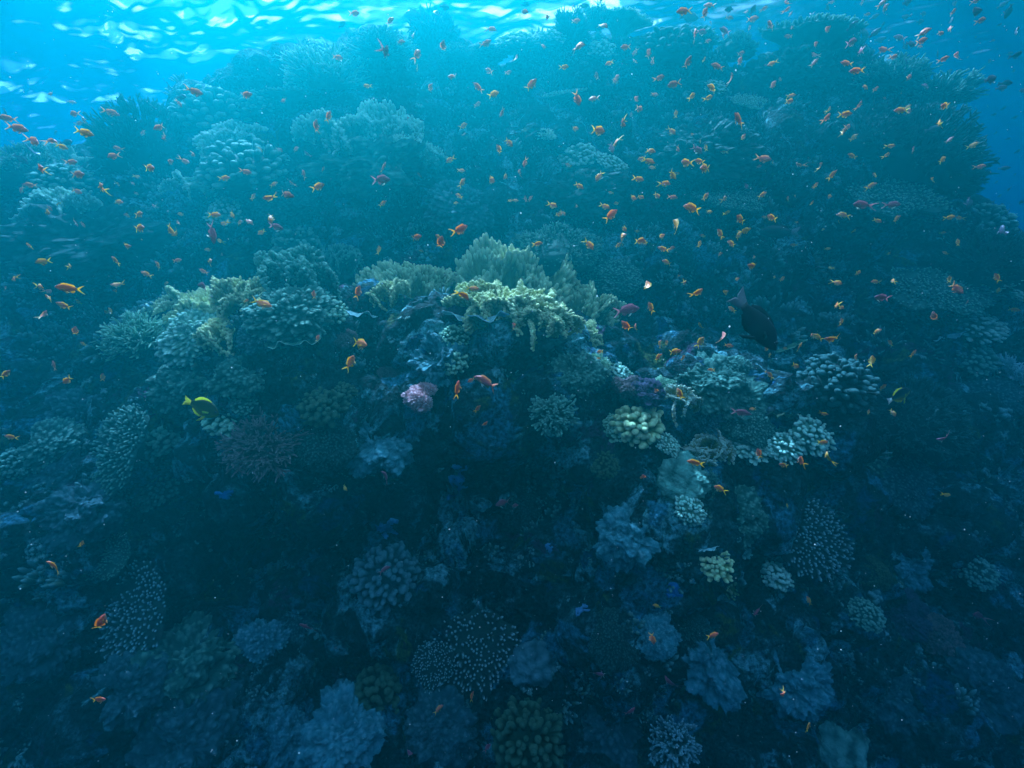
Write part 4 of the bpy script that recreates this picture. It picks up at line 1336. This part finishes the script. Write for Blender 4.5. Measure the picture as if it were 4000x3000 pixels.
# photographed fish, one tile of 1000 x 1000 photo pixels after the other: x y length heading kind (x, y, length in 1/1.659 photo px)
FISH = {
(0, 0): """340,615,55,170,p 462,660,45,0,p 475,735,70,180,p 715,728,70,-10,p 755,730,30,-60,p 540,775,60,0,p 510,800,50,20,p 1100,565,60,-90,d 1265,598,105,-10,p
1175,630,90,0,d 1165,670,60,-60,p 1590,620,95,20,p 75,665,40,0,d 30,720,70,-45,d 50,768,80,180,p 110,830,110,-10,p 45,860,60,90,d 75,920,45,0,d 230,915,105,-25,p
350,905,85,-35,p 400,950,80,-20,y 440,925,90,10,d 545,858,115,-15,y 350,855,55,0,d 195,980,80,60,d 135,1030,90,-40,d 1035,825,85,200,p 925,862,45,250,p 1080,900,80,170,p
755,960,60,170,p 730,1010,85,190,p 240,1095,125,8,r 465,1052,80,5,p 505,1130,105,0,p 970,1088,100,-5,o 1265,1000,70,190,p 1205,1050,65,-15,p 1095,1050,70,10,p
890,1145,45,0,y 1455,1155,75,10,o 1595,1115,75,-10,p 1640,1275,50,60,o 195,1200,70,170,p 130,1230,60,-60,p 635,1215,115,15,o 500,1240,70,-20,p 775,1195,50,190,o
858,1185,35,-60,p 885,1255,40,-20,p 760,1305,75,-10,o 365,1318,45,-50,y 295,1372,90,-15,y 320,1350,55,-40,p 490,1445,60,-55,p 537,1455,45,-60,p 830,1398,45,160,o
900,1388,80,10,o 1175,1388,42,180,y 1165,1440,60,190,p 1390,1392,85,0,o 1445,1452,50,180,o 1500,1390,60,-60,y 1550,1440,50,20,o 1612,1430,65,-50,p 905,1478,100,5,o
1095,1492,80,-50,y 1150,1515,75,200,y 1375,1510,150,-80,m 1420,1560,45,150,y 810,1598,80,5,o 190,1592,70,155,o 1350,1618,45,180,o 1430,1645,40,-30,p 917,1552,18,0,o 985,1335,50,10,p""",
(1000, 0): """640,88,75,0,p 555,160,70,40,d 865,135,75,30,p 1220,45,80,-20,d 1165,95,75,70,d 140,372,40,0,d 530,372,65,0,p 95,465,55,-80,d 1015,225,50,-80,p
935,270,70,0,p 870,345,150,150,m 1048,350,80,75,p 1210,310,80,75,p 1045,440,45,-90,y 1530,185,60,0,p 1490,285,80,20,p 185,655,60,180,p 720,558,60,170,y 470,755,80,65,r
385,820,90,70,p 1275,500,75,170,p 1125,570,65,50,p 1440,565,80,145,p 1540,610,85,30,y 1635,470,50,20,p 1510,460,50,180,p 1435,675,50,15,p 1600,730,70,225,p 1345,815,60,20,o
1350,870,25,40,p 1640,925,75,-45,o 1580,970,75,125,o 975,765,45,0,p 40,970,45,-90,y 150,965,45,-45,p 255,965,55,20,p 330,1005,60,110,m 310,1130,70,110,p 435,1098,45,60,r
115,1195,60,30,o 225,1190,45,120,p 810,1165,135,0,m 825,1085,80,60,p 1255,1035,60,225,o 1330,1105,55,0,o 1335,1185,75,55,o 1515,1165,70,-5,o 1625,1140,60,220,o
1315,1270,55,150,o 1295,1315,35,0,y 400,1210,95,25,o 190,1262,110,-10,p 85,1290,90,170,o 820,1320,65,35,o 100,1410,85,-100,o 130,1470,120,-15,m 35,1505,60,210,o
1035,1540,90,15,r 1325,1490,110,35,r 1195,1580,110,70,r 1190,1545,80,-220,o 800,1620,60,90,y 1070,1625,35,-20,o 1055,1135,40,120,p 680,1125,30,170,p 1645,1300,30,0,y""",
(2000, 0): """85,30,70,0,d 75,78,75,10,p 215,115,70,25,p 465,35,70,0,d 395,45,30,60,p 415,135,60,0,p 595,155,75,-35,p 565,10,40,0,p 1115,72,110,185,r 1280,35,70,160,p
1250,85,85,70,p 1415,60,80,180,d 1410,115,50,-20,p 1560,65,80,60,d 1560,125,60,0,p 1295,145,35,180,p 1515,85,45,50,p 1640,50,50,20,p 1380,200,85,165,m 1235,205,75,0,m
1185,225,95,80,p 1365,240,50,60,p 1270,265,45,0,p 1540,180,40,60,p 1485,345,50,10,p 1650,420,40,200,m 195,305,60,20,p 430,290,95,0,p 735,305,75,190,p 795,340,40,250,p
885,345,80,70,p 790,400,45,80,p 910,400,45,-80,p 1140,410,80,75,p 1245,385,45,50,y 1330,430,90,160,p 1475,400,70,75,p 30,385,60,90,p 340,435,65,15,y 630,410,60,200,o
545,495,55,90,p 680,500,55,50,p 670,525,50,20,p 960,505,75,25,p 1050,545,85,190,p 1435,500,70,140,p 1305,565,90,160,y 1280,632,60,30,y 1170,620,60,45,y 125,555,105,50,r
425,640,100,-75,p 530,640,70,180,p 925,612,55,-10,p 800,650,70,60,p 825,705,60,5,p 770,745,40,80,p 1062,738,50,90,y 1470,775,115,145,r 700,800,95,0,r 560,845,105,5,o
405,835,60,0,o 660,920,65,-45,o 645,960,75,-75,m 895,978,75,-15,o 1070,965,50,-45,p 1040,850,60,-30,o 1025,870,40,0,o 1165,870,25,0,o 1220,915,25,80,y 1255,955,45,110,y
1200,970,90,-25,m 1495,895,60,60,o 1370,985,45,180,o 1630,1030,75,-20,p 1600,1080,40,20,p 885,1045,90,-20,o 840,1030,50,180,o 910,1085,50,180,o 1125,1055,80,180,o
1215,1045,75,170,o 1250,1090,100,190,o 1035,1135,80,-40,y 995,1188,75,0,o 1065,1125,45,0,o 820,1160,75,-20,o 365,1070,45,150,o 565,1140,80,245,o 435,1205,70,-30,o
80,1055,70,-95,p 40,1125,60,60,p 640,1250,40,170,o 780,1285,70,-5,o 835,1275,50,-30,o 940,1268,55,-30,o 1040,1278,65,-10,p 1255,1275,60,60,o 1390,1280,50,180,o
1520,1215,60,100,m 1625,1262,60,35,o 265,1330,65,-15,o 425,1330,45,240,o 605,1338,75,-20,o 680,1318,45,180,o 1170,1345,115,165,o 1275,1375,55,10,y 1390,1378,55,20,y
1480,1420,90,155,o 1640,1405,40,180,o 640,1395,115,40,r 305,1390,50,0,o 330,1380,50,-40,o 20,1298,50,0,o 85,1290,45,90,p 120,1285,45,50,p 1080,1460,95,120,y 725,1480,60,-45,o
700,1538,80,25,o 810,1498,35,0,y 690,1590,50,50,o 505,1585,90,-50,o 165,1580,75,10,o 830,1560,80,10,o 860,1570,60,150,y 960,1540,80,35,o 980,1615,70,155,o 1035,1608,50,20,p
1240,1528,45,170,o 1215,1580,50,70,y 1350,1515,75,120,o 1510,1495,80,20,y 1465,1525,60,50,o 1425,1578,65,150,o 1340,1645,50,10,o""",
(3000, 0): """30,410,70,200,o 80,515,40,180,p 30,555,70,60,p 150,620,60,10,o 140,655,65,10,o 300,295,70,45,p 295,360,50,150,p 300,410,60,60,p 375,200,70,50,p 540,275,100,25,m
510,410,85,170,r 595,410,55,0,d 590,330,90,15,m 575,458,90,180,r 545,165,80,40,d 690,215,80,40,d 690,105,60,20,d 740,325,70,170,p 820,370,60,20,p 895,110,60,180,d 890,20,80,20,d
1005,90,60,10,d 985,140,60,10,d 645,92,40,0,p 745,165,40,90,d 725,260,50,10,d 855,245,70,150,m 890,295,60,-60,d 925,285,90,0,d 995,265,80,20,p 985,300,45,0,p 1010,205,85,20,p
1120,215,55,0,p 1170,185,70,20,p 1330,80,120,15,d 1385,130,70,20,p 1200,75,60,45,p 1190,130,60,50,d 1560,70,80,-90,d 1600,200,90,30,d 1520,30,60,30,d 1615,360,90,35,d
1440,515,120,20,d 1540,540,80,0,d 1510,570,90,10,d 1640,590,70,20,d 1100,340,60,-60,d 1140,385,70,30,p 1210,375,80,70,p 1050,420,60,40,d 895,395,70,-20,d 970,400,50,-30,d
880,455,50,0,d 1165,470,60,40,d 1220,465,35,10,p 915,500,65,25,p 640,563,65,175,o 755,635,35,0,p 855,605,35,0,o 700,575,50,30,p 1030,555,70,170,m 1155,630,45,110,d
1145,685,90,190,o 865,715,85,175,o 900,700,50,50,y 600,680,60,80,p 650,695,30,0,p 740,745,35,60,p 785,740,35,30,y 930,720,60,180,p 500,742,85,5,o 385,765,80,55,p 405,705,40,80,y
500,855,70,160,o 525,820,50,20,p 555,890,40,50,y 790,820,45,0,o 785,850,40,100,p 810,895,45,110,p 1100,800,90,30,y 1155,780,50,50,d 1130,900,40,0,p 1175,910,50,60,p 800,945,60,0,o
775,1005,50,45,o 940,970,50,70,p 1325,945,50,40,y 1130,1035,65,40,y 1055,1170,55,60,y 545,1010,60,150,o 350,1078,65,140,o 415,1135,70,55,o 25,1055,35,60,o 190,1075,60,80,p
310,1200,45,55,o 690,1135,45,150,o 665,1205,55,30,o 390,1275,60,10,o 125,1290,40,80,o 170,1275,35,60,o 285,1315,30,70,o 600,1325,120,180,m 810,1325,110,0,m 490,1390,60,175,o
25,1410,80,160,o 710,1430,60,-20,o 830,1420,60,50,o 455,1435,25,60,y 185,1440,25,0,o 350,1490,35,20,y 560,1497,35,50,y 1180,1410,60,20,y 1230,1412,50,180,o 165,1590,45,170,o
385,1613,35,0,y 1230,1570,50,100,y 1130,1510,40,10,o 790,1645,40,170,o 1150,1640,40,150,o 1505,1490,100,35,d 1380,1080,65,10,p 1530,1090,60,0,d 1400,1170,50,30,d 1565,1215,50,-70,d
1630,1310,60,0,d 1310,1310,90,-80,d 1510,1330,60,10,d 1500,1270,40,30,d 110,30,70,70,p 130,62,55,60,p 410,15,40,0,p 145,90,50,40,p 260,115,60,-60,d 305,155,40,0,d 130,235,50,170,p
15,160,70,170,p 145,180,50,20,p 385,50,45,-80,d 610,15,40,60,p 740,20,60,40,p 750,55,50,50,p 40,250,45,0,d 1200,30,60,40,d 1350,5,60,20,p
1290,640,30,40,d 1340,700,32,30,d 1420,690,34,60,d 1470,740,40,20,d 1390,590,30,10,d 1530,700,36,40,d 1600,760,34,25,d 1480,860,28,50,d 1560,900,36,20,d 1620,980,40,40,d
1500,980,24,30,d 1260,540,34,60,d 1330,460,36,30,d 1290,370,34,20,d 1380,330,30,60,d 1460,260,40,10,d 1500,160,30,30,d 1430,400,45,50,d 1560,350,45,20,d 1590,460,40,30,d
1450,1020,30,30,d 1600,1130,34,20,d 1480,1180,26,60,d 1340,240,30,20,d""",
(0, 1000): """280,35,95,190,y 465,65,70,170,y 750,30,75,130,o 1030,60,65,130,o 950,118,70,150,o 1350,35,75,10,o 75,145,75,-25,o 270,198,75,190,o 450,210,145,170,o 325,265,90,180,o
415,325,80,135,o 510,297,45,130,y 290,385,75,70,r 485,490,75,80,r 540,570,35,130,y 690,362,50,190,o 720,355,50,110,y 765,193,60,165,o 760,228,50,170,o 1075,175,35,20,o
1320,100,60,150,p 1150,28,60,10,p 1335,195,110,170,m 1335,240,40,0,o 1465,185,35,30,p 1595,290,40,20,o 35,765,80,40,o 435,805,85,215,o 665,785,60,70,o 350,710,70,100,p
70,1175,75,155,o 45,210,40,150,p 325,230,50,0,p""",
(1000, 1000): """40,312,135,-12,o 540,212,85,15,m 660,235,100,65,r 375,250,60,80,r 400,535,55,70,r 675,568,125,-5,o 615,690,120,60,o 1405,210,95,-5,o 1350,245,110,-55,o
1395,805,60,210,r 1305,865,130,80,r 1435,990,65,50,r 1485,1095,55,60,r 570,1505,60,-40,y 850,1420,100,145,m 25,100,40,120,o 85,60,35,100,y 25,140,45,80,y 1600,1600,100,170,m""",
(2000, 1000): """1005,42,70,155,o 1570,15,40,90,o 1565,70,100,165,o 1450,155,55,30,o 1070,130,30,0,o 1130,175,55,170,o 885,205,95,100,o 1205,245,95,50,o 1370,245,55,50,y 900,335,90,120,o
1425,345,55,140,o 690,335,70,60,m 740,460,100,125,r 795,460,55,60,r 1215,450,45,90,y 1220,555,70,70,y 1005,565,50,120,o 950,570,65,60,o 1050,622,85,20,o 940,655,80,30,o
1108,660,50,50,o 570,620,50,180,o 560,663,30,0,o 25,460,75,130,r 1380,530,80,100,p 1405,580,55,-10,r 1290,738,50,180,o 1650,610,50,130,o 940,880,60,130,r 1085,895,80,105,o
1485,1015,100,0,m 1560,990,40,200,o 1190,1340,105,175,o 1600,1280,85,115,r 1345,1505,95,155,o 850,1440,70,100,r 15,1620,60,20,m 1650,750,30,150,o""",
(3000, 1000): """50,138,45,170,y 92,148,50,40,o 405,78,45,170,y 455,172,70,-20,o 585,108,60,5,o 700,167,55,180,o 800,155,55,0,o 430,315,90,-15,o 470,330,60,-20,o 480,430,65,110,o
740,270,120,175,m 1175,150,50,110,y 1215,210,100,-40,p 1485,140,75,130,o 1490,225,45,90,y 1290,300,40,60,p 1590,350,50,0,o 1075,400,90,105,p 700,490,60,35,o 795,560,50,140,o
285,520,55,150,o 325,525,60,140,y 420,548,95,165,o 112,600,45,170,o 203,590,70,80,y 940,632,60,60,o 560,660,60,70,o 675,680,80,100,y 180,712,65,-25,o 125,768,30,0,o
15,770,60,140,o 745,850,55,60,o 650,1010,35,90,o 810,1015,60,-60,o 360,1025,60,0,o 355,1207,75,0,o 375,1305,80,60,y 205,1325,90,120,r 100,1355,70,165,o 10,640,30,90,y
125,1620,30,90,y 1150,1195,100,175,m 1160,1550,60,0,y""",
(0, 2000): """365,345,120,140,o 650,730,150,70,r 640,1215,110,10,r 530,210,50,80,y""",
(1000, 2000): """330,745,130,180,m 830,370,90,20,m 1395,1190,70,60,r 1180,1275,80,30,r 980,1565,80,10,m 1500,1520,70,50,m""",  # last entries: red fish darkened to purplish, faintness painted into the colour
(2000, 2000): """910,820,90,-75,r 1300,800,90,10,r 560,1050,120,75,m 940,605,60,180,y 1590,640,100,165,m 1020,1120,80,120,m 770,1300,80,30,m""",  # last entries again red fish, painted darker to look faint
(3000, 2000): """265,575,60,110,o 260,1395,75,75,y 110,1190,90,150,r 1340,655,90,160,m""",  # the purplish entry is a dim orange fish, dimness put into its colour
}
# landmarks for the descriptions: (x, y, short name)
MARKS = [(560, 545, "dark bushy coral"), (230, 720, "left golden shelf coral"), (160, 300, "rippled surface at left"), (1280, 330, "bright-rimmed dome"), (900, 150, "bright surface patches"),
         (1700, 170, "tall coral tower"), (2050, 190, "reef summit knobs"), (2430, 100, "flat summit plate"), (2800, 60, "surface at upper right"), (3190, 150, "fringed table plate"),
         (3700, 150, "open water at upper right"), (3900, 550, "open water at far right"), (3560, 560, "huge right dome"), (3400, 720, "shelf under right dome"), (1450, 490, "sunlit upper ridge"),
         (1900, 450, "hazy upper wall"), (2250, 600, "pale finger coral"), (2600, 400, "upper middle haze"), (2930, 395, "honeycombed plate"), (885, 815, "round knobbed coral"), (330, 880, "left dark coral mass"),
         (1250, 950, "teal knobbed corals"), (1650, 780, "blue wall mound"), (2000, 980, "big fire coral"), (2700, 650, "middle right wall"), (2600, 900, "orange fish crowd"), (3000, 900, "round black fish"),
         (3300, 800, "right wall shade"), (3600, 850, "sunlit tuft"), (3850, 900, "right reef edge"), (150, 1120, "left shaded hollow"), (850, 1150, "left crest fire coral"), (745, 1300, "scalloped dome"),
         (1130, 1200, "grey-blue knobbed mound"), (1550, 1080, "middle crest fire coral"), (1850, 1170, "scalloped coral lip"), (2300, 1200, "forked fire coral"), (2600, 1150, "black surgeonfish gap"),
         (2950, 1250, "black surgeonfish"), (3300, 1150, "right middle hollow"), (3750, 1250, "pale perforated plate"), (3280, 1480, "broad dim knobbed coral"), (290, 1610, "bubbly left coral"),
         (1290, 1420, "pink soft coral ledge"), (1650, 1560, "bright pink soft coral"), (1780, 1400, "bare rock pillar"), (2400, 1450, "mint coral cap"), (2500, 1650, "yellow-green cauliflower coral"),
         (2780, 1730, "golden fire coral"), (3170, 1690, "broad mint coral"), (2680, 1880, "smooth boulder coral"), (3175, 2105, "right spiked table"), (520, 2400, "tilted spiked table"),
         (1850, 2560, "bottom spiked table"), (2560, 2480, "pale rock slab"), (3550, 2200, "blocky teal head"), (1400, 2250, "lower left wall"), (2000, 1900, "deep cleft")]

HUE = {'o': "orange", 'r': "reddish orange", 'y': "yellow", 'p': "haze-tinted pink", 'm': "purplish", 'd': "dark"}


def heading_word(a):
    a = a % 360
    if a < 22 or a >= 338: return "swimming right"
    if a < 68: return "heading up-right"
    if a < 112: return "pointing up"
    if a < 158: return "heading up-left"
    if a < 202: return "swimming left"
    if a < 248: return "heading down-left"
    if a < 292: return "pointing down"
    return "heading down-right"


def rel_word(dx, dy, r=70):
    if math.hypot(dx, dy) < r: return "by"
    if abs(dx) > abs(dy): return "right of" if dx > 0 else "left of"
    return "below" if dy > 0 else "above"


ORD = ["", "first", "second", "third", "fourth", "fifth", "sixth", "seventh", "eighth"]


def build_fish(gnd):
    rr = random.Random(21)
    items = []
    for (ox, oy), txt in FISH.items():
        for tok in txt.split():
            x, y, l, a, t = tok.split(',')
            items.append([ox + float(x) / 1.659, oy + float(y) / 1.659, float(l) / 1.659, float(a), t])
    # descriptions
    recs = []
    for it in items:
        x, y, l, a, t = it
        mx, my, mn = min(MARKS, key=lambda m: (m[0] - x) ** 2 + (m[1] - y) ** 2)
        size = "tiny" if l < 30 else "small" if l < 45 else "mid-sized" if l < 62 else "large"
        recs.append([f"{size} {HUE[t]} fish {heading_word(a)}, {rel_word(x - mx, y - my)} the {mn}", x, y])
    by = {}
    for i, r in enumerate(recs):
        by.setdefault(r[0], []).append(i)
    for lab, ids in by.items():
        if len(ids) > 1:
            xs = [recs[i][1] for i in ids]
            ys = [recs[i][2] for i in ids]
            horiz = (max(xs) - min(xs)) >= (max(ys) - min(ys)) * .8
            ids.sort(key=lambda i: recs[i][1] if horiz else recs[i][2])
            first, last = ("leftmost", "rightmost") if horiz else ("topmost", "lowest")
            for k, i in enumerate(ids):
                w = f", {first}" if k == 0 else f", {last}" if k == len(ids) - 1 else f", {ORD[k + 1]} from {'left' if horiz else 'top'}"
                recs[i][0] += w
    names = {'d': ("damselfish", "dark small fish in the open water"), 'm': ("purple_anthias", "purplish male reef fish")}
    shoal = sorted((i for i, it in enumerate(items) if it[4] in 'oryp'), key=lambda i: -items[i][2])
    rest = set(shoal[300:])
    tiny = []
    for n_i, (it, rc) in enumerate(zip(items, recs)):
        x, y, l, a, t = it
        real = {'m': .08, 'd': .085, 'y': .046}.get(t, .052)
        hit = gnd.hit(x, y)
        d = F * real / max(l, 16)
        if x > 3000 and y < 900 and t == 'd':
            d = min(d * 1.0, 6.0)
        lim = (hit * .93 - .05) if hit is not None else 6.5
        if y < 500:
            # keep the fish below the surface
            zr = float(at(x, y, 1.0)[2])
            if zr > 0:
                lim = min(lim, (WATER_Z - .35) / zr)
        d = max(min(d, lim), 1.15)
        # the head-on share of the body length: turn the fish partly to or from the viewer
        yaw = rr.gauss(0, 22)
        yaw = max(-48, min(48, yaw))
        size = 0.95 * l * d / F / max(.62, math.cos(R(yaw)))
        bend = rr.choice((-.55, -.3, 0, 0, .3, .55)) if t != 'd' else rr.choice((-.3, 0, .3))
        me = get_fish(t, bend, **(dict(kind='plain', deep=.19) if t == 'd' else {}))
        nm, gp = names.get(t, ("anthias", "orange and yellow reef fish of the shoal"))
        # heading in the image plane, then yaw about the image vertical; a fish keeps its back up
        h = R(a)
        fx, fz = math.cos(h), math.sin(h)
        fwd = Vector((fx * math.cos(R(yaw)), math.sin(R(yaw)) * (1 if fx >= 0 else -1), fz * math.cos(R(yaw)))).normalized()
        up = Vector((0, -0.12, 1)) if abs(fz) < .93 else Vector((-fx * fz * 4 + .3 * (1 if fx >= 0 else -1), -.3, .5))
        yv = up.cross(fwd).normalized()
        zv = fwd.cross(yv).normalized()
        M = Matrix((fwd, yv, zv)).transposed().to_4x4()
        M = M @ Matrix.Rotation(R(rr.gauss(0, 14)), 4, 'X')
        p = Vector(map(float, at(x, y, d)))
        MW = Matrix.Translation(p) @ M @ Matrix.Diagonal((size, size, size * rr.uniform(.92, 1.08), 1))
        if n_i in rest:
            tiny.append((me, MW))
            continue
        o = link(nm, me, rc[0], "fish", gp)
        o.matrix_world = MW
    # the smallest fish of the shoal, one mesh
    V, Fc, Cc, Th = [], [], [], []
    for me, MW in tiny:
        o = len(V)
        V.extend(tuple(MW @ v.co) for v in me.vertices)
        Fc.extend(tuple(o + i for i in pl.vertices) for pl in me.polygons)
        Cc.extend(tuple(c.color) for c in me.color_attributes["Col"].data)
        Th.extend(c.value for c in me.attributes["thin"].data)
    me = bpy.data.meshes.new("far_shoal")
    me.from_pydata(V, [], Fc)
    me.color_attributes.new("Col", 'FLOAT_COLOR', 'POINT').data.foreach_set("color", np.array(Cc, np.float32).ravel())
    me.attributes.new("thin", 'FLOAT', 'POINT').data.foreach_set("value", np.array(Th, np.float32))
    me.materials.append(FM)
    link("far_shoal", me, kind="stuff")
    return items


def place_special(me, name, label, cat, x, y, d, l, a, yaw=0, roll=0, group=None):
    h = R(a)
    fwd = Vector((math.cos(h) * math.cos(R(yaw)), math.sin(R(yaw)), math.sin(h) * math.cos(R(yaw)))).normalized()
    up = Vector((0, 0, 1)) if abs(fwd.z) < .9 else Vector((.5 if fwd.x > 0 else -.5, 0, .5))
    yv = up.cross(fwd).normalized()
    zv = fwd.cross(yv).normalized()
    M = Matrix((fwd, yv, zv)).transposed().to_4x4() @ Matrix.Rotation(R(roll), 4, 'X')
    o = link(name, me, label, cat, group)
    s = l * d / F
    o.matrix_world = Matrix.Translation(Vector(map(float, at(x, y, d)))) @ M @ Matrix.Scale(s, 4)
    return o


def build_special(gnd):
    black = dict(back=(.012, .012, .02), side=(.016, .015, .024), belly=(.02, .018, .03), fin=(.02, .02, .03), tail=(.25, .26, .28), pelv=(.03, .03, .04))
    grey = dict(back=(.06, .07, .09), side=(.09, .10, .12), belly=(.12, .13, .14), fin=(.07, .08, .09), tail=(.10, .10, .12), pelv=(.1, .1, .12))
    butter = dict(back=(.05, .06, .02), side=(.09, .11, .02), belly=(.35, .35, .03), fin=(.85, .85, .05), tail=(.9, .85, .1), pelv=(.9, .8, .05))
    dbut = dict(back=(.02, .02, .025), side=(.03, .03, .03), belly=(.55, .50, .04), fin=(.70, .65, .04), tail=(.8, .8, .7), pelv=(.8, .75, .05))
    male = dict(back=(.75, .12, .07), side=(.62, .09, .10), belly=(.60, .25, .2), fin=(.9, .4, .15), tail=(.95, .35, .2), pelv=(1, .95, .85))
    surg = fish_mesh("surgeonfish_body", black, deep=.155, wide=.06, kind='plain')
    surg2 = fish_mesh("surgeonfish_body", grey, deep=.21, wide=.06, kind='plain')
    but = fish_mesh("butterflyfish_body", butter, deep=.24, wide=.045, kind='plain')
    but2 = fish_mesh("butterflyfish_body", dbut, deep=.23, wide=.045, kind='plain')
    mal = fish_mesh("male_body", male, bend=.2, deep=.13, wide=.06)
    mal2 = get_fish('m', 0)
    par = fish_mesh("parrotfish_body", grey, deep=.13, wide=.07, kind='plain')
    g = gnd.depth
    place_special(surg, "surgeonfish", "large black surgeonfish pointing down-right beside the right wall", "fish", 2950, 1255, 1.6, 310, -48, 5, group="black and grey surgeonfish")
    o = place_special(surg, "surgeonfish", "round black fish hovering in front of the right wall", "fish", 3045, 905, 3.4, 150, 175, 35, group="black and grey surgeonfish")
    place_special(surg2, "surgeonfish", "big dark oval fish just under the surface left of the coral tower", "fish", 1612, 56, 4.4, 75, 180, 10, group="black and grey surgeonfish")
    place_special(surg2, "surgeonfish", "dark oval fish under the surface near the left slope edge", "fish", 1184, 247, 4.6, 85, 5, 10, group="black and grey surgeonfish")
    place_special(surg2, "surgeonfish", "dark oval fish right behind the large orange fish near the surface", "fish", 2690, 66, 4.4, 85, 0, 10, group="black and grey surgeonfish")
    place_special(surg2, "surgeonfish", "dark round fish in open water beside the fringed table plate", "fish", 3375, 130, 4.0, 70, 0, 30, group="black and grey surgeonfish")
    place_special(surg2, "surgeonfish", "dark fish beside the right reef edge low over the blue water", "fish", 3855, 790, 5.0, 60, 180, 10, group="black and grey surgeonfish")
    place_special(but, "butterflyfish", "yellow butterflyfish with a dark back heading right at lower left", "butterflyfish", 785, 1590, 1.9, 150, -24, 0)
    place_special(but2, "butterflyfish", "dark butterflyfish with yellow rim in the right shade", "butterflyfish", 3510, 1546, 2.6, 105, 28, 5)
    place_special(mal, "purple_anthias", "red long-tailed male fish with white belly fin at the centre", "fish", 1903, 1493, 1.9, 115, 158, 15, group="purplish male reef fish")
    place_special(mal2, "purple_anthias", "dark purple male fish with pale fin right of the forked fire coral", "fish", 2448, 1212, 2.2, 100, 12, -10, group="purplish male reef fish")
    place_special(par, "parrotfish", "slender grey fish over the dim mounds at right", "fish", 2935, 1430, 2.9, 85, 182, 5)
    place_special(par, "parrotfish", "dark slender fish in front of the huge right dome", "fish", 3640, 505, 3.3, 75, 18, 10)


def build_particles():
    """fine white particles drifting in the water"""
    g = np.random.default_rng(4)
    n = 2800
    px, py = g.random(n) * 4400 - 200, g.random(n) * 3300 - 150
    d = 0.55 + 2.6 * g.random(n) ** 1.2
    C = at(px, py, d)
    r = (0.00035 + 0.0013 * g.random(n) ** 7) * (0.5 + .5 * d)
    oc = np.array([(1, 0, 0), (0, 1, 0), (-1, 0, 0), (0, -1, 0), (0, 0, 1), (0, 0, -1)], float)
    fc = np.array([(0, 1, 4), (1, 2, 4), (2, 3, 4), (3, 0, 4), (1, 0, 5), (2, 1, 5), (3, 2, 5), (0, 3, 5)])
    V = (C[:, None, :] + oc[None] * r[:, None, None]).reshape(-1, 3)
    Q = (fc[None] + (np.arange(n) * 6)[:, None, None]).reshape(-1, 3)
    m, nt, b = new_mat("marine_snow")
    b.inputs["Base Color"].default_value = (.5, .55, .55, 1)
    tl = N(nt, "ShaderNodeBsdfTranslucent")
    tl.inputs["Color"].default_value = (.9, .97, .97, 1)
    mx = N(nt, "ShaderNodeMixShader")
    mx.inputs[0].default_value = .6
    nt.links.new(b.outputs[0], mx.inputs[1])
    nt.links.new(tl.outputs[0], mx.inputs[2])
    nt.links.new(mx.outputs[0], nt.nodes["Material Output"].inputs["Surface"])
    link("drifting_particles", mesh_from("drifting_particles", V, Q, m), kind="stuff")

# ------------------------------------------------------------------ build
build_water()
build_seabed()
REEF, SGN = build_reef()
ground = Ground(REEF, SGN)
build_corals(ground)
build_growth(REEF, SGN)
build_sponges(ground)
build_fish(ground)
build_special(ground)
build_particles()
build_haze(HDENS, HCOL, HABS, HG)
